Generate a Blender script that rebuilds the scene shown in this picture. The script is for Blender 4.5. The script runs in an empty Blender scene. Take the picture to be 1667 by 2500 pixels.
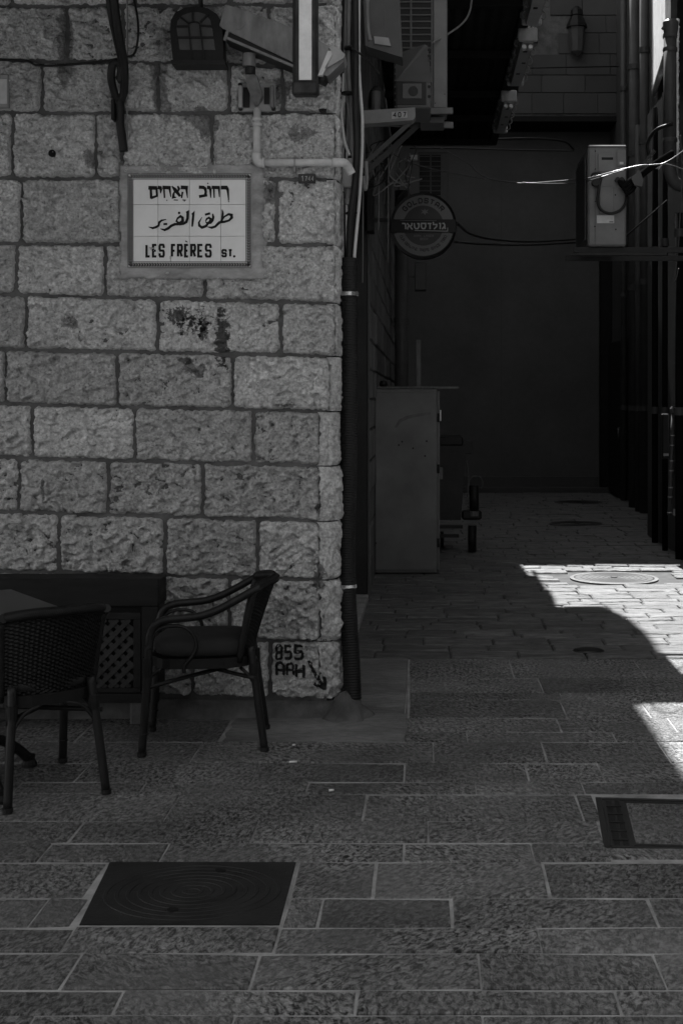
import bpy, bmesh, math, random
from mathutils import Vector, Matrix, noise
from mathutils.bvhtree import BVHTree
R = math.radians
rnd = random.Random(7)
C = bpy.context.scene.collection
S = bpy.context.scene

# ------------------------------------------------------------------ camera, sky, sun, exposure
F, U0, V0, H = 3083.0, 1045.0, 980.0, 1.6          # lens and eye height measured on the 1667 x 2500 photograph
cam = bpy.data.cameras.new('camera')
cam.sensor_fit = 'VERTICAL'; cam.sensor_height = 36; cam.sensor_width = 24
cam.lens = F / 2500 * 36
cam.shift_x = (833.5 - U0) / 2500; cam.shift_y = (V0 - 1250) / 2500      # shift lens: verticals stay vertical
cam.clip_start = 0.05; cam.clip_end = 600
camo = bpy.data.objects.new('camera', cam); C.objects.link(camo)
camo.location = (0, 0, H); camo.rotation_euler = (R(90), 0, 0)
S.camera = camo

SUN = Vector((0.0, -0.80, -1.0)).normalized()        # the way the sunlight travels: down the alley towards the camera
elev = math.asin(-SUN.z)
w = bpy.data.worlds.new('World'); S.world = w; w.use_nodes = True
nt = w.node_tree; nt.nodes.clear()
sky = nt.nodes.new('ShaderNodeTexSky'); sky.sky_type = 'NISHITA'; sky.sun_disc = False
sky.sun_elevation = elev; sky.sun_rotation = 0.0; sky.altitude = 750; sky.dust_density = 1.5
bw = nt.nodes.new('ShaderNodeRGBToBW'); bg = nt.nodes.new('ShaderNodeBackground'); wo = nt.nodes.new('ShaderNodeOutputWorld')
bg.inputs['Strength'].default_value = 0.085
nt.links.new(sky.outputs[0], bw.inputs[0]); nt.links.new(bw.outputs[0], bg.inputs['Color']); nt.links.new(bg.outputs[0], wo.inputs[0])
sl = bpy.data.lights.new('sun', 'SUN'); sl.energy = 2.9; sl.angle = R(0.53); sl.color = (1, 1, 1)   # black-and-white photograph
so = bpy.data.objects.new('sun', sl); C.objects.link(so); so.location = (2, 30, 40)
so.rotation_euler = SUN.to_track_quat('-Z', 'Y').to_euler()
S.view_settings.view_transform = 'Standard'; S.view_settings.look = 'None'
S.view_settings.exposure = 2.8; S.view_settings.gamma = 1; S.view_settings.use_curve_mapping = False
S.cycles.use_denoising = True
S.cycles.max_bounces = 8; S.cycles.diffuse_bounces = 6

def at(u, v, Y):   return Vector(((u - U0) * Y / F, Y, H + (V0 - v) * Y / F))
def gnd(u, v):
    Y = F * H / (v - V0); return ((u - U0) * Y / F, Y)
def YV(v): return F * H / (v - V0)

# ------------------------------------------------------------------ materials
def mat(name, col, rough=0.8, var=0.12, vs=5.0, bump=0.0, bs=60.0, bdist=0.004, metal=0.0, spec=0.3, stretch=(1, 1, 1), rand=0.0,
        fine=0.0, rough_var=0.0, wave=None, stains=None, specks=0.0, tool=False):
    m = bpy.data.materials.new(name); m.use_nodes = True
    t = m.node_tree; N = t.nodes; L = t.links; p = N['Principled BSDF']
    p.inputs['Roughness'].default_value = rough; p.inputs['Metallic'].default_value = metal
    p.inputs['Specular IOR Level'].default_value = spec * 0.35      # dusty, weathered surfaces
    geo = N.new('ShaderNodeNewGeometry'); mp = N.new('ShaderNodeMapping'); mp.inputs['Scale'].default_value = stretch
    L.new(geo.outputs['Position'], mp.inputs['Vector'])
    def nz(scale, detail=5, ro=0.6):
        n = N.new('ShaderNodeTexNoise'); n.inputs['Scale'].default_value = scale; n.inputs['Detail'].default_value = detail
        n.inputs['Roughness'].default_value = ro; L.new(mp.outputs[0], n.inputs['Vector']); return n.outputs['Fac']
    def math_(op, a, b):
        n = N.new('ShaderNodeMath'); n.operation = op
        for i, x in enumerate((a, b)):
            if isinstance(x, (int, float)): n.inputs[i].default_value = x
            else: L.new(x, n.inputs[i])
        return n.outputs[0]
    def ramp(x, a, b, lo, hi):
        n = N.new('ShaderNodeMapRange'); L.new(x, n.inputs[0])
        for i, q in zip((1, 2, 3, 4), (a, b, lo, hi)): n.inputs[i].default_value = q
        return n.outputs[0]
    f = ramp(nz(vs), 0.3, 0.7, 1 - var, 1 + var)
    if fine: f = math_('MULTIPLY', f, ramp(nz(bs * 0.8, 6, 0.7), 0.3, 0.7, 1 - fine, 1 + fine))
    if rand:
        oi = N.new('ShaderNodeObjectInfo'); f = math_('MULTIPLY', f, ramp(oi.outputs['Random'], 0, 1, 1 - rand, 1 + rand))
    if specks: f = math_('MULTIPLY', f, ramp(nz(38, 4, 0.75), 0.30, 0.40, 1 - specks, 1.0))
    if stains:
        for (c, r, thr, dark, ns) in stains:
            s = N.new('ShaderNodeVectorMath'); s.operation = 'SUBTRACT'; L.new(geo.outputs['Position'], s.inputs[0]); s.inputs[1].default_value = c
            d = N.new('ShaderNodeVectorMath'); d.operation = 'DIVIDE'; L.new(s.outputs[0], d.inputs[0]); d.inputs[1].default_value = r
            ln = N.new('ShaderNodeVectorMath'); ln.operation = 'LENGTH'; L.new(d.outputs[0], ln.inputs[0])
            mask = ramp(ln.outputs['Value'], 0.15, 1.0, 0.25, -0.25)
            k = math_('ADD', nz(ns, 5, 0.65), mask)
            f = math_('MULTIPLY', f, ramp(k, thr, thr + 0.07, 1.0, dark))
    hx = None
    if tool:                                              # rows of short chisel dashes
        rot = N.new('ShaderNodeMapping'); rot.inputs['Rotation'].default_value = (0, 0, 0.15); rot.inputs['Scale'].default_value = (66, 34, 1)
        oi2 = N.new('ShaderNodeObjectInfo'); va = N.new('ShaderNodeVectorMath'); va.operation = 'ADD'
        L.new(geo.outputs['Position'], va.inputs[0]); cb_ = N.new('ShaderNodeCombineXYZ'); L.new(math_('MULTIPLY', oi2.outputs['Random'], 9.0), cb_.inputs[0]); L.new(cb_.outputs[0], va.inputs[1])
        vr = N.new('ShaderNodeVectorRotate'); vr.rotation_type = 'Z_AXIS'; L.new(va.outputs[0], vr.inputs['Vector'])
        L.new(math_('MULTIPLY', math_('SUBTRACT', math_('FRACT', math_('MULTIPLY', oi2.outputs['Random'], 13.7), 0), 0.5), 1.3), vr.inputs['Angle']); L.new(vr.outputs[0], rot.inputs['Vector'])
        n2 = N.new('ShaderNodeTexNoise'); n2.inputs['Scale'].default_value = 1.0; n2.inputs['Detail'].default_value = 6; n2.inputs['Roughness'].default_value = 0.72; n2.inputs['Distortion'].default_value = 0.6
        L.new(rot.outputs[0], n2.inputs['Vector']); hx = n2.outputs['Fac']
        wr = ramp(nz(2.6, 3), 0.35, 0.65, 0.25, 1.0)          # worn smooth here, freshly tooled there
        dv = math_('MULTIPLY', math_('SUBTRACT', ramp(hx, 0.41, 0.59, 0.15, 2.0), 1.0), wr)
        f = math_('MULTIPLY', f, math_('ADD', dv, 1.0))
    cm = math_('MULTIPLY', f, col)
    if wave:
        sc, lo, axis = wave
        wv = N.new('ShaderNodeTexWave'); wv.inputs['Scale'].default_value = sc; wv.bands_direction = axis
        tc = N.new('ShaderNodeTexCoord'); L.new(tc.outputs['Object'], wv.inputs['Vector'])
        cm = math_('MULTIPLY', cm, ramp(wv.outputs['Fac'], 0, 1, lo, 1.1))
    cc = N.new('ShaderNodeCombineColor'); [L.new(cm, cc.inputs[i]) for i in range(3)]
    L.new(cc.outputs[0], p.inputs['Base Color'])
    if rough_var: L.new(ramp(nz(vs * 3), 0.3, 0.7, rough - rough_var, rough + rough_var), p.inputs['Roughness'])
    if bump:
        h = math_('ADD', nz(bs, 6, 0.65), math_('MULTIPLY', nz(bs * 0.3, 4), 0.8))
        if hx is not None: h = math_('ADD', math_('MULTIPLY', h, 0.35), hx)
        b = N.new('ShaderNodeBump'); b.inputs['Strength'].default_value = bump; b.inputs['Distance'].default_value = bdist
        L.new(h, b.inputs['Height']); L.new(b.outputs[0], p.inputs['Normal'])
    return m

W0 = 6.40
def wp(u, v): return tuple(at(u, v, W0))
STAINS = [(wp(440, 770), (0.13, .3, 0.10), 0.58, 0.2, 60), (wp(500, 800), (0.05, .3, 0.16), 0.56, 0.2, 34), (wp(450, 880), (0.06, .3, 0.05), 0.52, 0.3, 20), (wp(175, 790), (0.09, .3, 0.08), 0.58, 0.45, 26), (wp(700, 990), (0.10, .3, 0.02), 0.55, 0.4, 30), (wp(775, 1240), (0.02, .3, 0.04), 0.50, 0.25, 26), (wp(60, 1300), (0.14, .3, 0.10), 0.62, 0.6, 20), (wp(280, 1400), (0.14, .3, 0.05), 0.58, 0.4, 26), (wp(395, 220), (0.09, .3, 0.30), 0.52, 0.5, 8), (wp(690, 225), (0.12, .3, 0.14), 0.55, 0.4, 14), (wp(225, 390), (0.06, .3, 0.12), 0.55, 0.45, 14), (wp(650, 470), (0.10, .3, 0.16), 0.56, 0.4, 16), (wp(110, 1195), (0.02, .3, 0.10), 0.5, 0.4, 20), (wp(470, 790), (0.34, .3, 0.2), 0.70, 0.12, 34), (wp(545, 830), (0.09, .3, 0.34), 0.57, 0.15, 26), (wp(480, 900), (0.13, .3, 0.10), 0.58, 0.45, 14),
          (wp(165, 100), (0.12, .3, 0.40), 0.54, 0.45, 7), (wp(500, 300), (0.16, .3, 0.16), 0.55, 0.42, 10), (wp(740, 330), (0.20, .3, 0.14), 0.63, 0.5, 26),
          (wp(780, 1405), (0.07, .3, 0.16), 0.56, 0.35, 26), (wp(310, 1375), (0.10, .3, 0.08), 0.66, 0.5, 20), (wp(690, 1480), (0.25, .3, 0.16), 0.74, 0.6, 24),
          (wp(450, 70), (0.55, .3, 0.30), 0.60, 0.6, 7), (wp(200, 830), (0.05, .3, 0.12), 0.72, 0.45, 20)]
M = dict(
    stone=mat('rock_faced_limestone', 0.54, 0.9, 0.14, 5, 1.0, 95, 0.020, rand=0.19, fine=0.5, specks=0.5, stains=STAINS),
    margin=mat('dressed_limestone', 0.50, 0.85, 0.16, 9, 1.0, 90, 0.014, rand=0.12, fine=0.42, specks=0.4, stains=STAINS),
    mortar=mat('grey_mortar', 0.09, 0.95, 0.35, 7, 0.5, 60, 0.004, fine=0.12),
    plaster=mat('smooth_cement_render', 0.25, 0.9, 0.35, 7, 0.5, 40, 0.006, fine=0.15, stretch=(1, 1, 2)),
    sidestone=mat('shaded_limestone', 0.12, 0.9, 0.2, 4, 0.6, 40, 0.006, rand=0.2, fine=0.12),  # limestone darkened to carry the alley's shade
    backwall=mat('shaded_plaster', 0.085, 0.95, 0.16, 0.9, 0.4, 14, 0.006, fine=0.06),  # plaster colour lowered to deepen the shade down the alley
    backstone=mat('shaded_back_limestone', 0.06, 0.9, 0.1, 2, 0.3, 20, 0.004, rand=0.12),  # far limestone, its shade put into the colour
    slab=mat('tooled_paving_stone', 0.145, 0.66, 0.30, 1.9, 1.0, 70, 0.022, rand=0.20, fine=0.30, spec=0.35, stretch=(0.8, 0.8, 1), rough_var=0.1, tool=True),
    joint=mat('pale_joint_mortar', 0.24, 0.9, 0.45, 5, 0.4, 60, 0.004, fine=0.12),
    cobble=mat('worn_sett_stone', 0.115, 0.65, 0.25, 5, 1.0, 26, 0.024, rand=0.18, fine=0.5, spec=0.3, stretch=(0.45, 1.9, 1)),
    bed=mat('dark_sett_bed', 0.055, 0.95, 0.3, 9, 0.5, 50, 0.004),
    apron=mat('cement_apron', 0.14, 0.85, 0.4, 2.6, 0.8, 40, 0.010, fine=0.28, stretch=(0.5, 1.4, 1)),
    ground=mat('ground_stone', 0.16, 0.9, 0.2, 0.7, 0.3, 12, 0.01),
    iron=mat('black_iron', 0.012, 0.5, 0.2, 8, 0.3, 60, 0.002, metal=0.0, spec=0.5),
    matte=mat('shade_black', 0.008, 1.0, 0.2, 8, spec=0.0),  # near-black without sheen keeps rod and pipes from looking sunlit
    cast=mat('cast_iron_cover', 0.017, 0.55, 0.3, 9, 0.5, 70, 0.003, spec=0.5),
    drainmetal=mat('galvanised_frame', 0.035, 0.45, 0.4, 14, 0.4, 70, 0.003, metal=0.3),
    pvc=mat('white_plastic_pipe', 0.40, 0.45, 0.12, 12, 0.0, spec=0.5, fine=0.05),
    greypl=mat('grey_plastic', 0.24, 0.5, 0.15, 10, 0.15, 50, 0.002),
    darkpl=mat('dark_plastic', 0.02, 0.45, 0.15, 10),
    rubber=mat('black_conduit_plastic', 0.012, 0.5, 0.2, 10, spec=0.5),
    wcable=mat('white_cable', 0.40, 0.5, 0.10, 9),
    gcable=mat('grey_cable', 0.14, 0.55, 0.15, 9),
    bcable=mat('black_cable', 0.013, 0.5, 0.15, 9, spec=0.5),
    lcable=mat('sunlit_cable', 0.05, 0.4, 0.15, 9, spec=1.0),  # paler, shinier copy of the black cable, lightened for sunlit runs
    tile=mat('glazed_tile', 0.60, 0.28, 0.05, 10, 0.05, 15, 0.002, spec=0.5, rand=0.025),
    ink=mat('black_glaze', 0.008, 0.4, 0.05, 10),
    paint=mat('black_stencil_paint', 0.022, 0.9, 0.6, 45),
    cammetal=mat('camera_housing_paint', 0.14, 0.5, 0.35, 9, 0.1, 50, 0.001, stretch=(2, 2, .7)),
    chrome=mat('bare_metal', 0.5, 0.25, 0.1, 20, metal=0.9),
    glass=mat('dark_glass', 0.01, 0.06, 0.1, 5, spec=1.4),
    amber=mat('lantern_glass', 0.06, 0.35, 0.2, 9, spec=0.5),
    diffuser=mat('lamp_diffuser', 0.32, 0.4, 0.08, 9, fine=0.06),
    lampface=mat('sign_box_face', 0.60, 0.5, 0.07, 12, fine=0.05),
    acwhite=mat('air_conditioner_paint', 0.125, 0.45, 0.2, 5, spec=0.4, fine=0.04),
    acgrey=mat('air_conditioner_grey', 0.075, 0.5, 0.10, 6),
    galv=mat('galvanised_steel', 0.10, 0.5, 0.2, 12, metal=0.2),
    cabinet=mat('painted_steel_cabinet', 0.125, 0.42, 0.22, 2.6, 0.08, 12, 0.004, spec=0.45, fine=0.04),
    bin=mat('waste_bin_metal', 0.03, 0.5, 0.2, 5, 0.1, 30, 0.002),
    wood=mat('dark_painted_wood', 0.013, 0.55, 0.25, 8, 0.3, 40, 0.002, stretch=(1, 1, 6)),
    palewood=mat('weathered_wood', 0.13, 0.8, 0.25, 8, 0.3, 40, 0.002, stretch=(6, 6, 1)),
    lattice=mat('lattice_wood', 0.032, 0.6, 0.25, 9),
    tabletop=mat('brown_table_top', 0.024, 0.35, 0.3, 6, spec=0.5),
    cane=mat('dark_bamboo_tube', 0.012, 0.38, 0.35, 9, 0.15, 30, 0.001, spec=0.5, stretch=(3, 3, .6)),
    wicker=mat('dark_wicker', 0.009, 0.5, 0.25, 30, 0.3, 90, 0.003, spec=0.45),
    cushion=mat('dark_seat_cushion', 0.022, 0.8, 0.15, 12, 0.3, 120, 0.001),
    canopy=mat('dark_corrugated_canopy', 0.012, 0.7, 0.3, 3),
    pipe=mat('grey_drain_pipe', 0.06, 0.45, 0.15, 6, spec=0.4),
    litwall=mat('rough_sunlit_render', 0.72, 0.9, 0.15, 9, 0.4, 30, 0.008, fine=0.2, stretch=(2, 2, .35)),  # colour raised so the grazing sun patch shows bright
    darkdoor=mat('dark_metal_door', 0.02, 0.55, 0.2, 4),
    paper=mat('paper_label', 0.42, 0.7, 0.12, 30),
    signgold=mat('beer_sign_ring', 0.065, 0.35, 0.12, 6, spec=0.5),
    signdark=mat('beer_sign_disc', 0.015, 0.4, 0.15, 6, spec=0.5),
    signblack=mat('beer_sign_black', 0.006, 0.35, 0.1, 6),
    signwhite=mat('beer_sign_lettering', 0.20, 0.4, 0.05, 6),
    litter=mat('litter_white', 0.6, 0.8, 0.1, 30),
)

# ------------------------------------------------------------------ helpers
class MB:
    """Collects simple shapes; build() links them as ONE mesh object."""
    def __init__(s): s.b = bmesh.new()
    def box(s, c, size, rot=None, bev=0.0):
        m = Matrix.Translation(Vector(c)) @ (rot.to_4x4() if rot is not None else Matrix.Identity(4)) @ Matrix.Diagonal((*size, 1))
        r = bmesh.ops.create_cube(s.b, size=1.0, matrix=m)
        if bev:
            es = list({e for v in r['verts'] for e in v.link_edges})
            bmesh.ops.bevel(s.b, geom=es, offset=bev, segments=1, affect='EDGES', clamp_overlap=True)
        return s
    def span(s, lo, hi, bev=0.0):
        lo, hi = Vector(lo), Vector(hi); return s.box((lo + hi) / 2, hi - lo, None, bev)
    def bar(s, p, q, w_, h_, up=(0, 0, 1), bev=0.0):
        p, q = Vector(p), Vector(q); d = (q - p); z = d.normalized(); up = Vector(up)
        if abs(z.dot(up)) > .98: up = Vector((0, 1, 0))
        x = up.cross(z).normalized(); y = z.cross(x)
        return s.box((p + q) / 2, (w_, h_, d.length), Matrix((x, y, z)).transposed(), bev)
    def tube(s, pts, r, seg=8, cap=True):
        pts = [Vector(p) for p in pts]; n = len(pts); rs = r if isinstance(r, (list, tuple)) else [r] * n
        rings = []; nrm = None
        for i, p in enumerate(pts):
            t = (pts[min(i + 1, n - 1)] - pts[max(i - 1, 0)]).normalized()
            if nrm is None:
                a = Vector((0, 0, 1)) if abs(t.z) < .9 else Vector((1, 0, 0)); nrm = t.cross(a).normalized()
            else: nrm = (nrm - t * nrm.dot(t)).normalized()
            bn = t.cross(nrm)
            rings.append([s.b.verts.new(p + (nrm * math.cos(k * 2 * math.pi / seg) + bn * math.sin(k * 2 * math.pi / seg)) * rs[i]) for k in range(seg)])
        for a, c in zip(rings, rings[1:]):
            for k in range(seg):
                f = s.b.faces.new((a[k], a[(k + 1) % seg], c[(k + 1) % seg], c[k])); f.smooth = True
        if cap: s.b.faces.new(rings[0]); s.b.faces.new(rings[-1][::-1])
        return s
    def lathe(s, prof, c=(0, 0, 0), axis='Z', seg=24):
        c = Vector(c); rings = []
        for r, h in prof:
            ring = []
            for k in range(seg):
                a = k * 2 * math.pi / seg; x, y = r * math.cos(a), r * math.sin(a)
                v = Vector((x, y, h)) if axis == 'Z' else (Vector((x, h, y)) if axis == 'Y' else Vector((h, x, y)))
                ring.append(s.b.verts.new(c + v))
            rings.append(ring)
        for a, d in zip(rings, rings[1:]):
            for k in range(seg): s.b.faces.new((a[k], a[(k + 1) % seg], d[(k + 1) % seg], d[k]))
        s.b.faces.new(rings[0]); s.b.faces.new(rings[-1][::-1]); return s
    def prism(s, poly, off):
        """closed polygon (3-D points) thickened by the vector off"""
        off = Vector(off); a = [s.b.verts.new(Vector(p)) for p in poly]; d = [s.b.verts.new(Vector(p) + off) for p in poly]
        s.b.faces.new(a); s.b.faces.new(d[::-1]); n = len(a)
        for i in range(n): s.b.faces.new((a[i], a[(i + 1) % n], d[(i + 1) % n], d[i]))
        return s
    def grid(s, fn, nu, nv, smooth=True):
        vs = [[s.b.verts.new(fn(i / nu, j / nv)) for i in range(nu + 1)] for j in range(nv + 1)]
        for j in range(nv):
            for i in range(nu):
                f = s.b.faces.new((vs[j][i], vs[j][i + 1], vs[j + 1][i + 1], vs[j + 1][i])); f.smooth = smooth
        return vs
    def build(s, name, m, parent=None, fix=True):
        if fix: bmesh.ops.recalc_face_normals(s.b, faces=s.b.faces)
        me = bpy.data.meshes.new(name); s.b.to_mesh(me); s.b.free(); me.materials.append(M[m] if isinstance(m, str) else m)
        return link(name, me, parent)

INV = {}
def link(name, me, parent=None):
    o = bpy.data.objects.new(name, me); C.objects.link(o)
    if parent is not None:
        o.parent = parent
        if parent.name in INV: o.matrix_parent_inverse = INV[parent.name]
    return o
def tag(o, label=None, cat=None, group=None, kind=None):
    for k, v in (('label', label), ('category', cat), ('group', group), ('kind', kind)):
        if v: o[k] = v
    return o
def thing(name, label, cat, loc=(0, 0, 0), group=None, local=False):
    o = bpy.data.objects.new(name, None); C.objects.link(o); o.empty_display_size = 0.1
    o.location = loc
    if not local: INV[o.name] = Matrix.Translation(Vector(loc)).inverted()
    return tag(o, label, cat, group)
def copy_tree(o, parent=None):
    c = o.copy(); C.objects.link(c); c.parent = parent
    for ch in list(o.children): copy_tree(ch, c)
    return c
def solidify(o, t, off=0.0):
    md = o.modifiers.new('thickness', 'SOLIDIFY'); md.thickness = t; md.offset = off; return o
def curve_pts(pts, n=8):
    """smooth (Catmull-Rom) polyline through pts"""
    P = [Vector(p) for p in pts]; P = [2 * P[0] - P[1]] + P + [2 * P[-1] - P[-2]]; out = []
    for i in range(1, len(P) - 2):
        a, b, c, d = P[i - 1:i + 3]
        for k in range(n):
            t = k / n
            out.append(.5 * ((2 * b) + (c - a) * t + (2 * a - 5 * b + 4 * c - d) * t * t + (3 * b - a - 3 * c + d) * t ** 3))
    return out + [P[-2]]
def sag(p, q, s, n=14, seed=0):
    p, q = Vector(p), Vector(q); return [p.lerp(q, i / n) + Vector((0, 0, -4 * s * (i / n) * (1 - i / n))) for i in range(n + 1)]

def ribbon(mb, pts, widths, to3, depth=0.0, back=0.0):
    """flat mitred stroke through 2-D pts (with a width for each) carried to 3-D by to3(x, y, depth)"""
    P = [Vector((p[0], p[1])) for p in pts]; n = len(P)
    Wd = widths if isinstance(widths, (list, tuple)) else [widths] * n
    Lf, Rt = [], []
    for i in range(n):
        d0 = (P[i] - P[i - 1]).normalized() if i else None; d1 = (P[i + 1] - P[i]).normalized() if i < n - 1 else None
        if d0 is None: d0 = d1
        if d1 is None: d1 = d0
        t = d0 + d1
        t = t.normalized() if t.length > 1e-6 else d0
        nn = Vector((-t.y, t.x)); k = max(.45, nn.dot(Vector((-d0.y, d0.x)))); h = Wd[i] / 2 / k
        Lf.append(P[i] + nn * h); Rt.append(P[i] - nn * h)
    a = [mb.b.verts.new(to3(p.x, p.y, depth)) for p in Lf]; c = [mb.b.verts.new(to3(p.x, p.y, depth)) for p in Rt]
    for i in range(n - 1): mb.b.faces.new((a[i], a[i + 1], c[i + 1], c[i]))
def dot(mb, x, y, r, to3, depth=0.0, n=10):
    mb.b.faces.new([mb.b.verts.new(to3(x + r * math.cos(k * 2 * math.pi / n), y + r * math.sin(k * 2 * math.pi / n), depth)) for k in range(n)])
def glyph(ch):
    """block letters in a unit box (x right, y down): list of strokes"""
    G = {
     'L': [[(0, 0), (0, 1), (1, 1)]], 'E': [[(1, 0), (0, 0), (0, 1), (1, 1)], [(0, .5), (.85, .5)]],
     'S': [[(1, .28), (1, .12), (.85, 0), (.15, 0), (0, .12), (0, .38), (.15, .5), (.85, .5), (1, .62), (1, .88), (.85, 1), (.15, 1), (0, .88), (0, .72)]],
     'F': [[(0, 1), (0, 0), (1, 0)], [(0, .5), (.85, .5)]], 'R': [[(0, 1), (0, 0), (.85, 0), (1, .12), (1, .38), (.85, .5), (0, .5)], [(.5, .5), (1, 1)]],
     'T': [[(0, 0), (1, 0)], [(.5, 0), (.5, 1)]], 'A': [[(0, 1), (0, .2), (.25, 0), (.75, 0), (1, .2), (1, 1)], [(0, .6), (1, .6)]],
     'H': [[(0, 0), (0, 1)], [(1, 0), (1, 1)], [(0, .55), (1, .55)]], '8': [[(.15, .5), (0, .35), (0, .12), (.2, 0), (.8, 0), (1, .12), (1, .35), (.85, .5), (.15, .5), (0, .65), (0, .88), (.2, 1), (.8, 1), (1, .88), (1, .65), (.85, .5)]],
     '5': [[(1, 0), (.05, 0), (.05, .45), (.8, .45), (1, .6), (1, .85), (.8, 1), (0, 1)]], '4': [[(.75, 1), (.75, 0), (0, .65), (1, .65)]],
     '0': [[(.2, 0), (.8, 0), (1, .2), (1, .8), (.8, 1), (.2, 1), (0, .8), (0, .2), (.2, 0)]], '7': [[(0, 0), (1, 0), (.4, 1)]], '1': [[(.1, .2), (.55, 0), (.55, 1)]],
     '6': [[(.9, 0), (.3, 0), (0, .3), (0, .85), (.2, 1), (.8, 1), (1, .85), (1, .6), (.8, .45), (0, .5)]],
     'G': [[(1, .2), (.8, 0), (.2, 0), (0, .2), (0, .8), (.2, 1), (.8, 1), (1, .8), (1, .5), (.5, .5)]], 'O': [[(.2, 0), (.8, 0), (1, .2), (1, .8), (.8, 1), (.2, 1), (0, .8), (0, .2), (.2, 0)]],
     'D': [[(0, 0), (.7, 0), (1, .25), (1, .75), (.7, 1), (0, 1), (0, 0)]], 'K': [[(0, 0), (0, 1)], [(1, 0), (0, .5), (1, 1)]], 'B': [[(0, .5), (0, 0), (.75, 0), (.95, .12), (.95, .38), (.75, .5), (0, .5), (0, 1), (.8, 1), (1, .85), (1, .65), (.75, .5)]],
     'U': [[(0, 0), (0, .8), (.2, 1), (.8, 1), (1, .8), (1, 0)]], 'N': [[(0, 1), (0, 0), (1, 1), (1, 0)]], 'I': [[(.5, 0), (.5, 1)]], 'C': [[(1, .2), (.8, 0), (.2, 0), (0, .2), (0, .8), (.2, 1), (.8, 1), (1, .8)]],
     '9': [[(.1, 1), (.7, 1), (1, .7), (1, .15), (.8, 0), (.2, 0), (0, .15), (0, .4), (.2, .55), (1, .5)]], ' ': [],
    }
    return G[ch]
EPS = [0.0]
def letter(mb, ch, x0, x1, y0, y1, wd, to3):
    for st in glyph(ch):
        EPS[0] = (EPS[0] + 0.00012) % 0.0012
        ribbon(mb, [(x0 + wd / 2 + p[0] * (x1 - x0 - wd), y0 + wd / 2 + p[1] * (y1 - y0 - wd)) if ch != 'I' and ch != '1' else
                    ((x0 + x1) / 2 if p[0] > .3 else x0, y0 + wd / 2 * (0) + p[1] * (y1 - y0)) for p in st], wd, to3, EPS[0])
# ================================================================== THE GROUND
ground = tag(MB().span((-80, -60, -0.35), (80, 120, -0.05)).build('ground', 'ground'), kind='structure')
pavement = tag(MB().span((-12, -14, -0.30), (9, 7.83, 0.0)).build('pavement', 'joint'), kind='structure')
alley_paving = tag(MB().span((-0.6, 7.832, -0.30), (6, 24, -0.002)).build('alley_paving', 'bed'), kind='structure')

def slab(x0, x1, y0, y1, z, parent, m, name, gap=0.006, tilt=0.004, bev=0.006, th=0.05, gy=None):
    """one paving stone: a slightly uneven block with worn edges"""
    j = lambda a: rnd.uniform(-a, a)
    mb = MB(); g = gap; h_ = g if gy is None else gy
    c = [(x0 + g + j(g * .4), y0 + h_ + j(h_ * .5)), (x1 - g + j(g * .4), y0 + h_ + j(h_ * .5)), (x1 - g + j(g * .4), y1 - h_ + j(h_ * .5)), (x0 + g + j(g * .4), y1 - h_ + j(h_ * .5))]
    zt = [z + j(tilt) for _ in c]
    lo = [mb.b.verts.new((p[0], p[1], z - th)) for p in c]; md = [mb.b.verts.new((p[0], p[1], q - bev)) for p, q in zip(c, zt)]
    cx, cy = (x0 + x1) / 2, (y0 + y1) / 2
    def inn(p): return (p[0] + math.copysign(min(bev * 1.3, abs(cx - p[0]) * .5), cx - p[0]), p[1] + math.copysign(min(bev * 1.3, abs(cy - p[1]) * .5), cy - p[1]))
    up = [mb.b.verts.new((*inn(p), q)) for p, q in zip(c, zt)]
    for a, d in ((lo, md), (md, up)):
        for i in range(4): mb.b.faces.new((a[i], a[(i + 1) % 4], d[(i + 1) % 4], d[i]))
    mb.b.faces.new(up)
    return mb.build(name, m, parent)

HOLES = [(-1.088, -0.443, 3.82, 4.05), (-1.108, -0.445, 4.07, 4.39), (0.640, 1.392, 4.50, 4.78), (0.664, 1.392, 4.82, 5.11)]         # square cover, paved tray
ROWS = [  # upper and lower edge (photo rows), joints, left end, right end (photo columns at mid row)
 (1610, 1657, [1248, 1560], 999, 1800), (1657, 1693, [1320, 1519], 999, 1800), (1693, 1710, [1369, 1690], 999, 1800), (1710, 1754, [1375, 1574], 999, 1800),
 (1754, 1789, [1364, 1640], 988, 1800), (1789, 1813, [1140, 1499], 985, 1800), (1813, 1865, [-200, 60, 480, 1057, 1328, 1620], -420, 1830),
 (1865, 1911, [-100, 202, 625, 988, 1286, 1467], -420, 1850), (1911, 1941, [40, 349, 750, 1161, 1422], -420, 1860),
 (1941, 2007, [-160, 420, 890, 1413], -420, 1880), (2007, 2060, [-60, 186, 622, 1044, 1700], -420, 1900), (2060, 2107, [109, 402, 985, 1300, 1560], -420, 1900),
 (2107, 2195, [-170, 914, 1331, 1700], -430, 1900), (2195, 2267, [96, 782, 1104, 1594], -430, 1900), (2267, 2330, [165, 676, 1316, 1800], -430, 1900),
 (2330, 2420, [175, 622, 1171, 1610], -430, 1900), (2420, 2482, [-120, 290, 869, 1509], -430, 1950), (2482, 2570, [60, 560, 1180, 1700], -430, 1950),
 (2570, 2690, [-50, 420, 980, 1500], -430, 1950), (2690, 2850, [200, 800, 1350], -430, 1950)]
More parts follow.
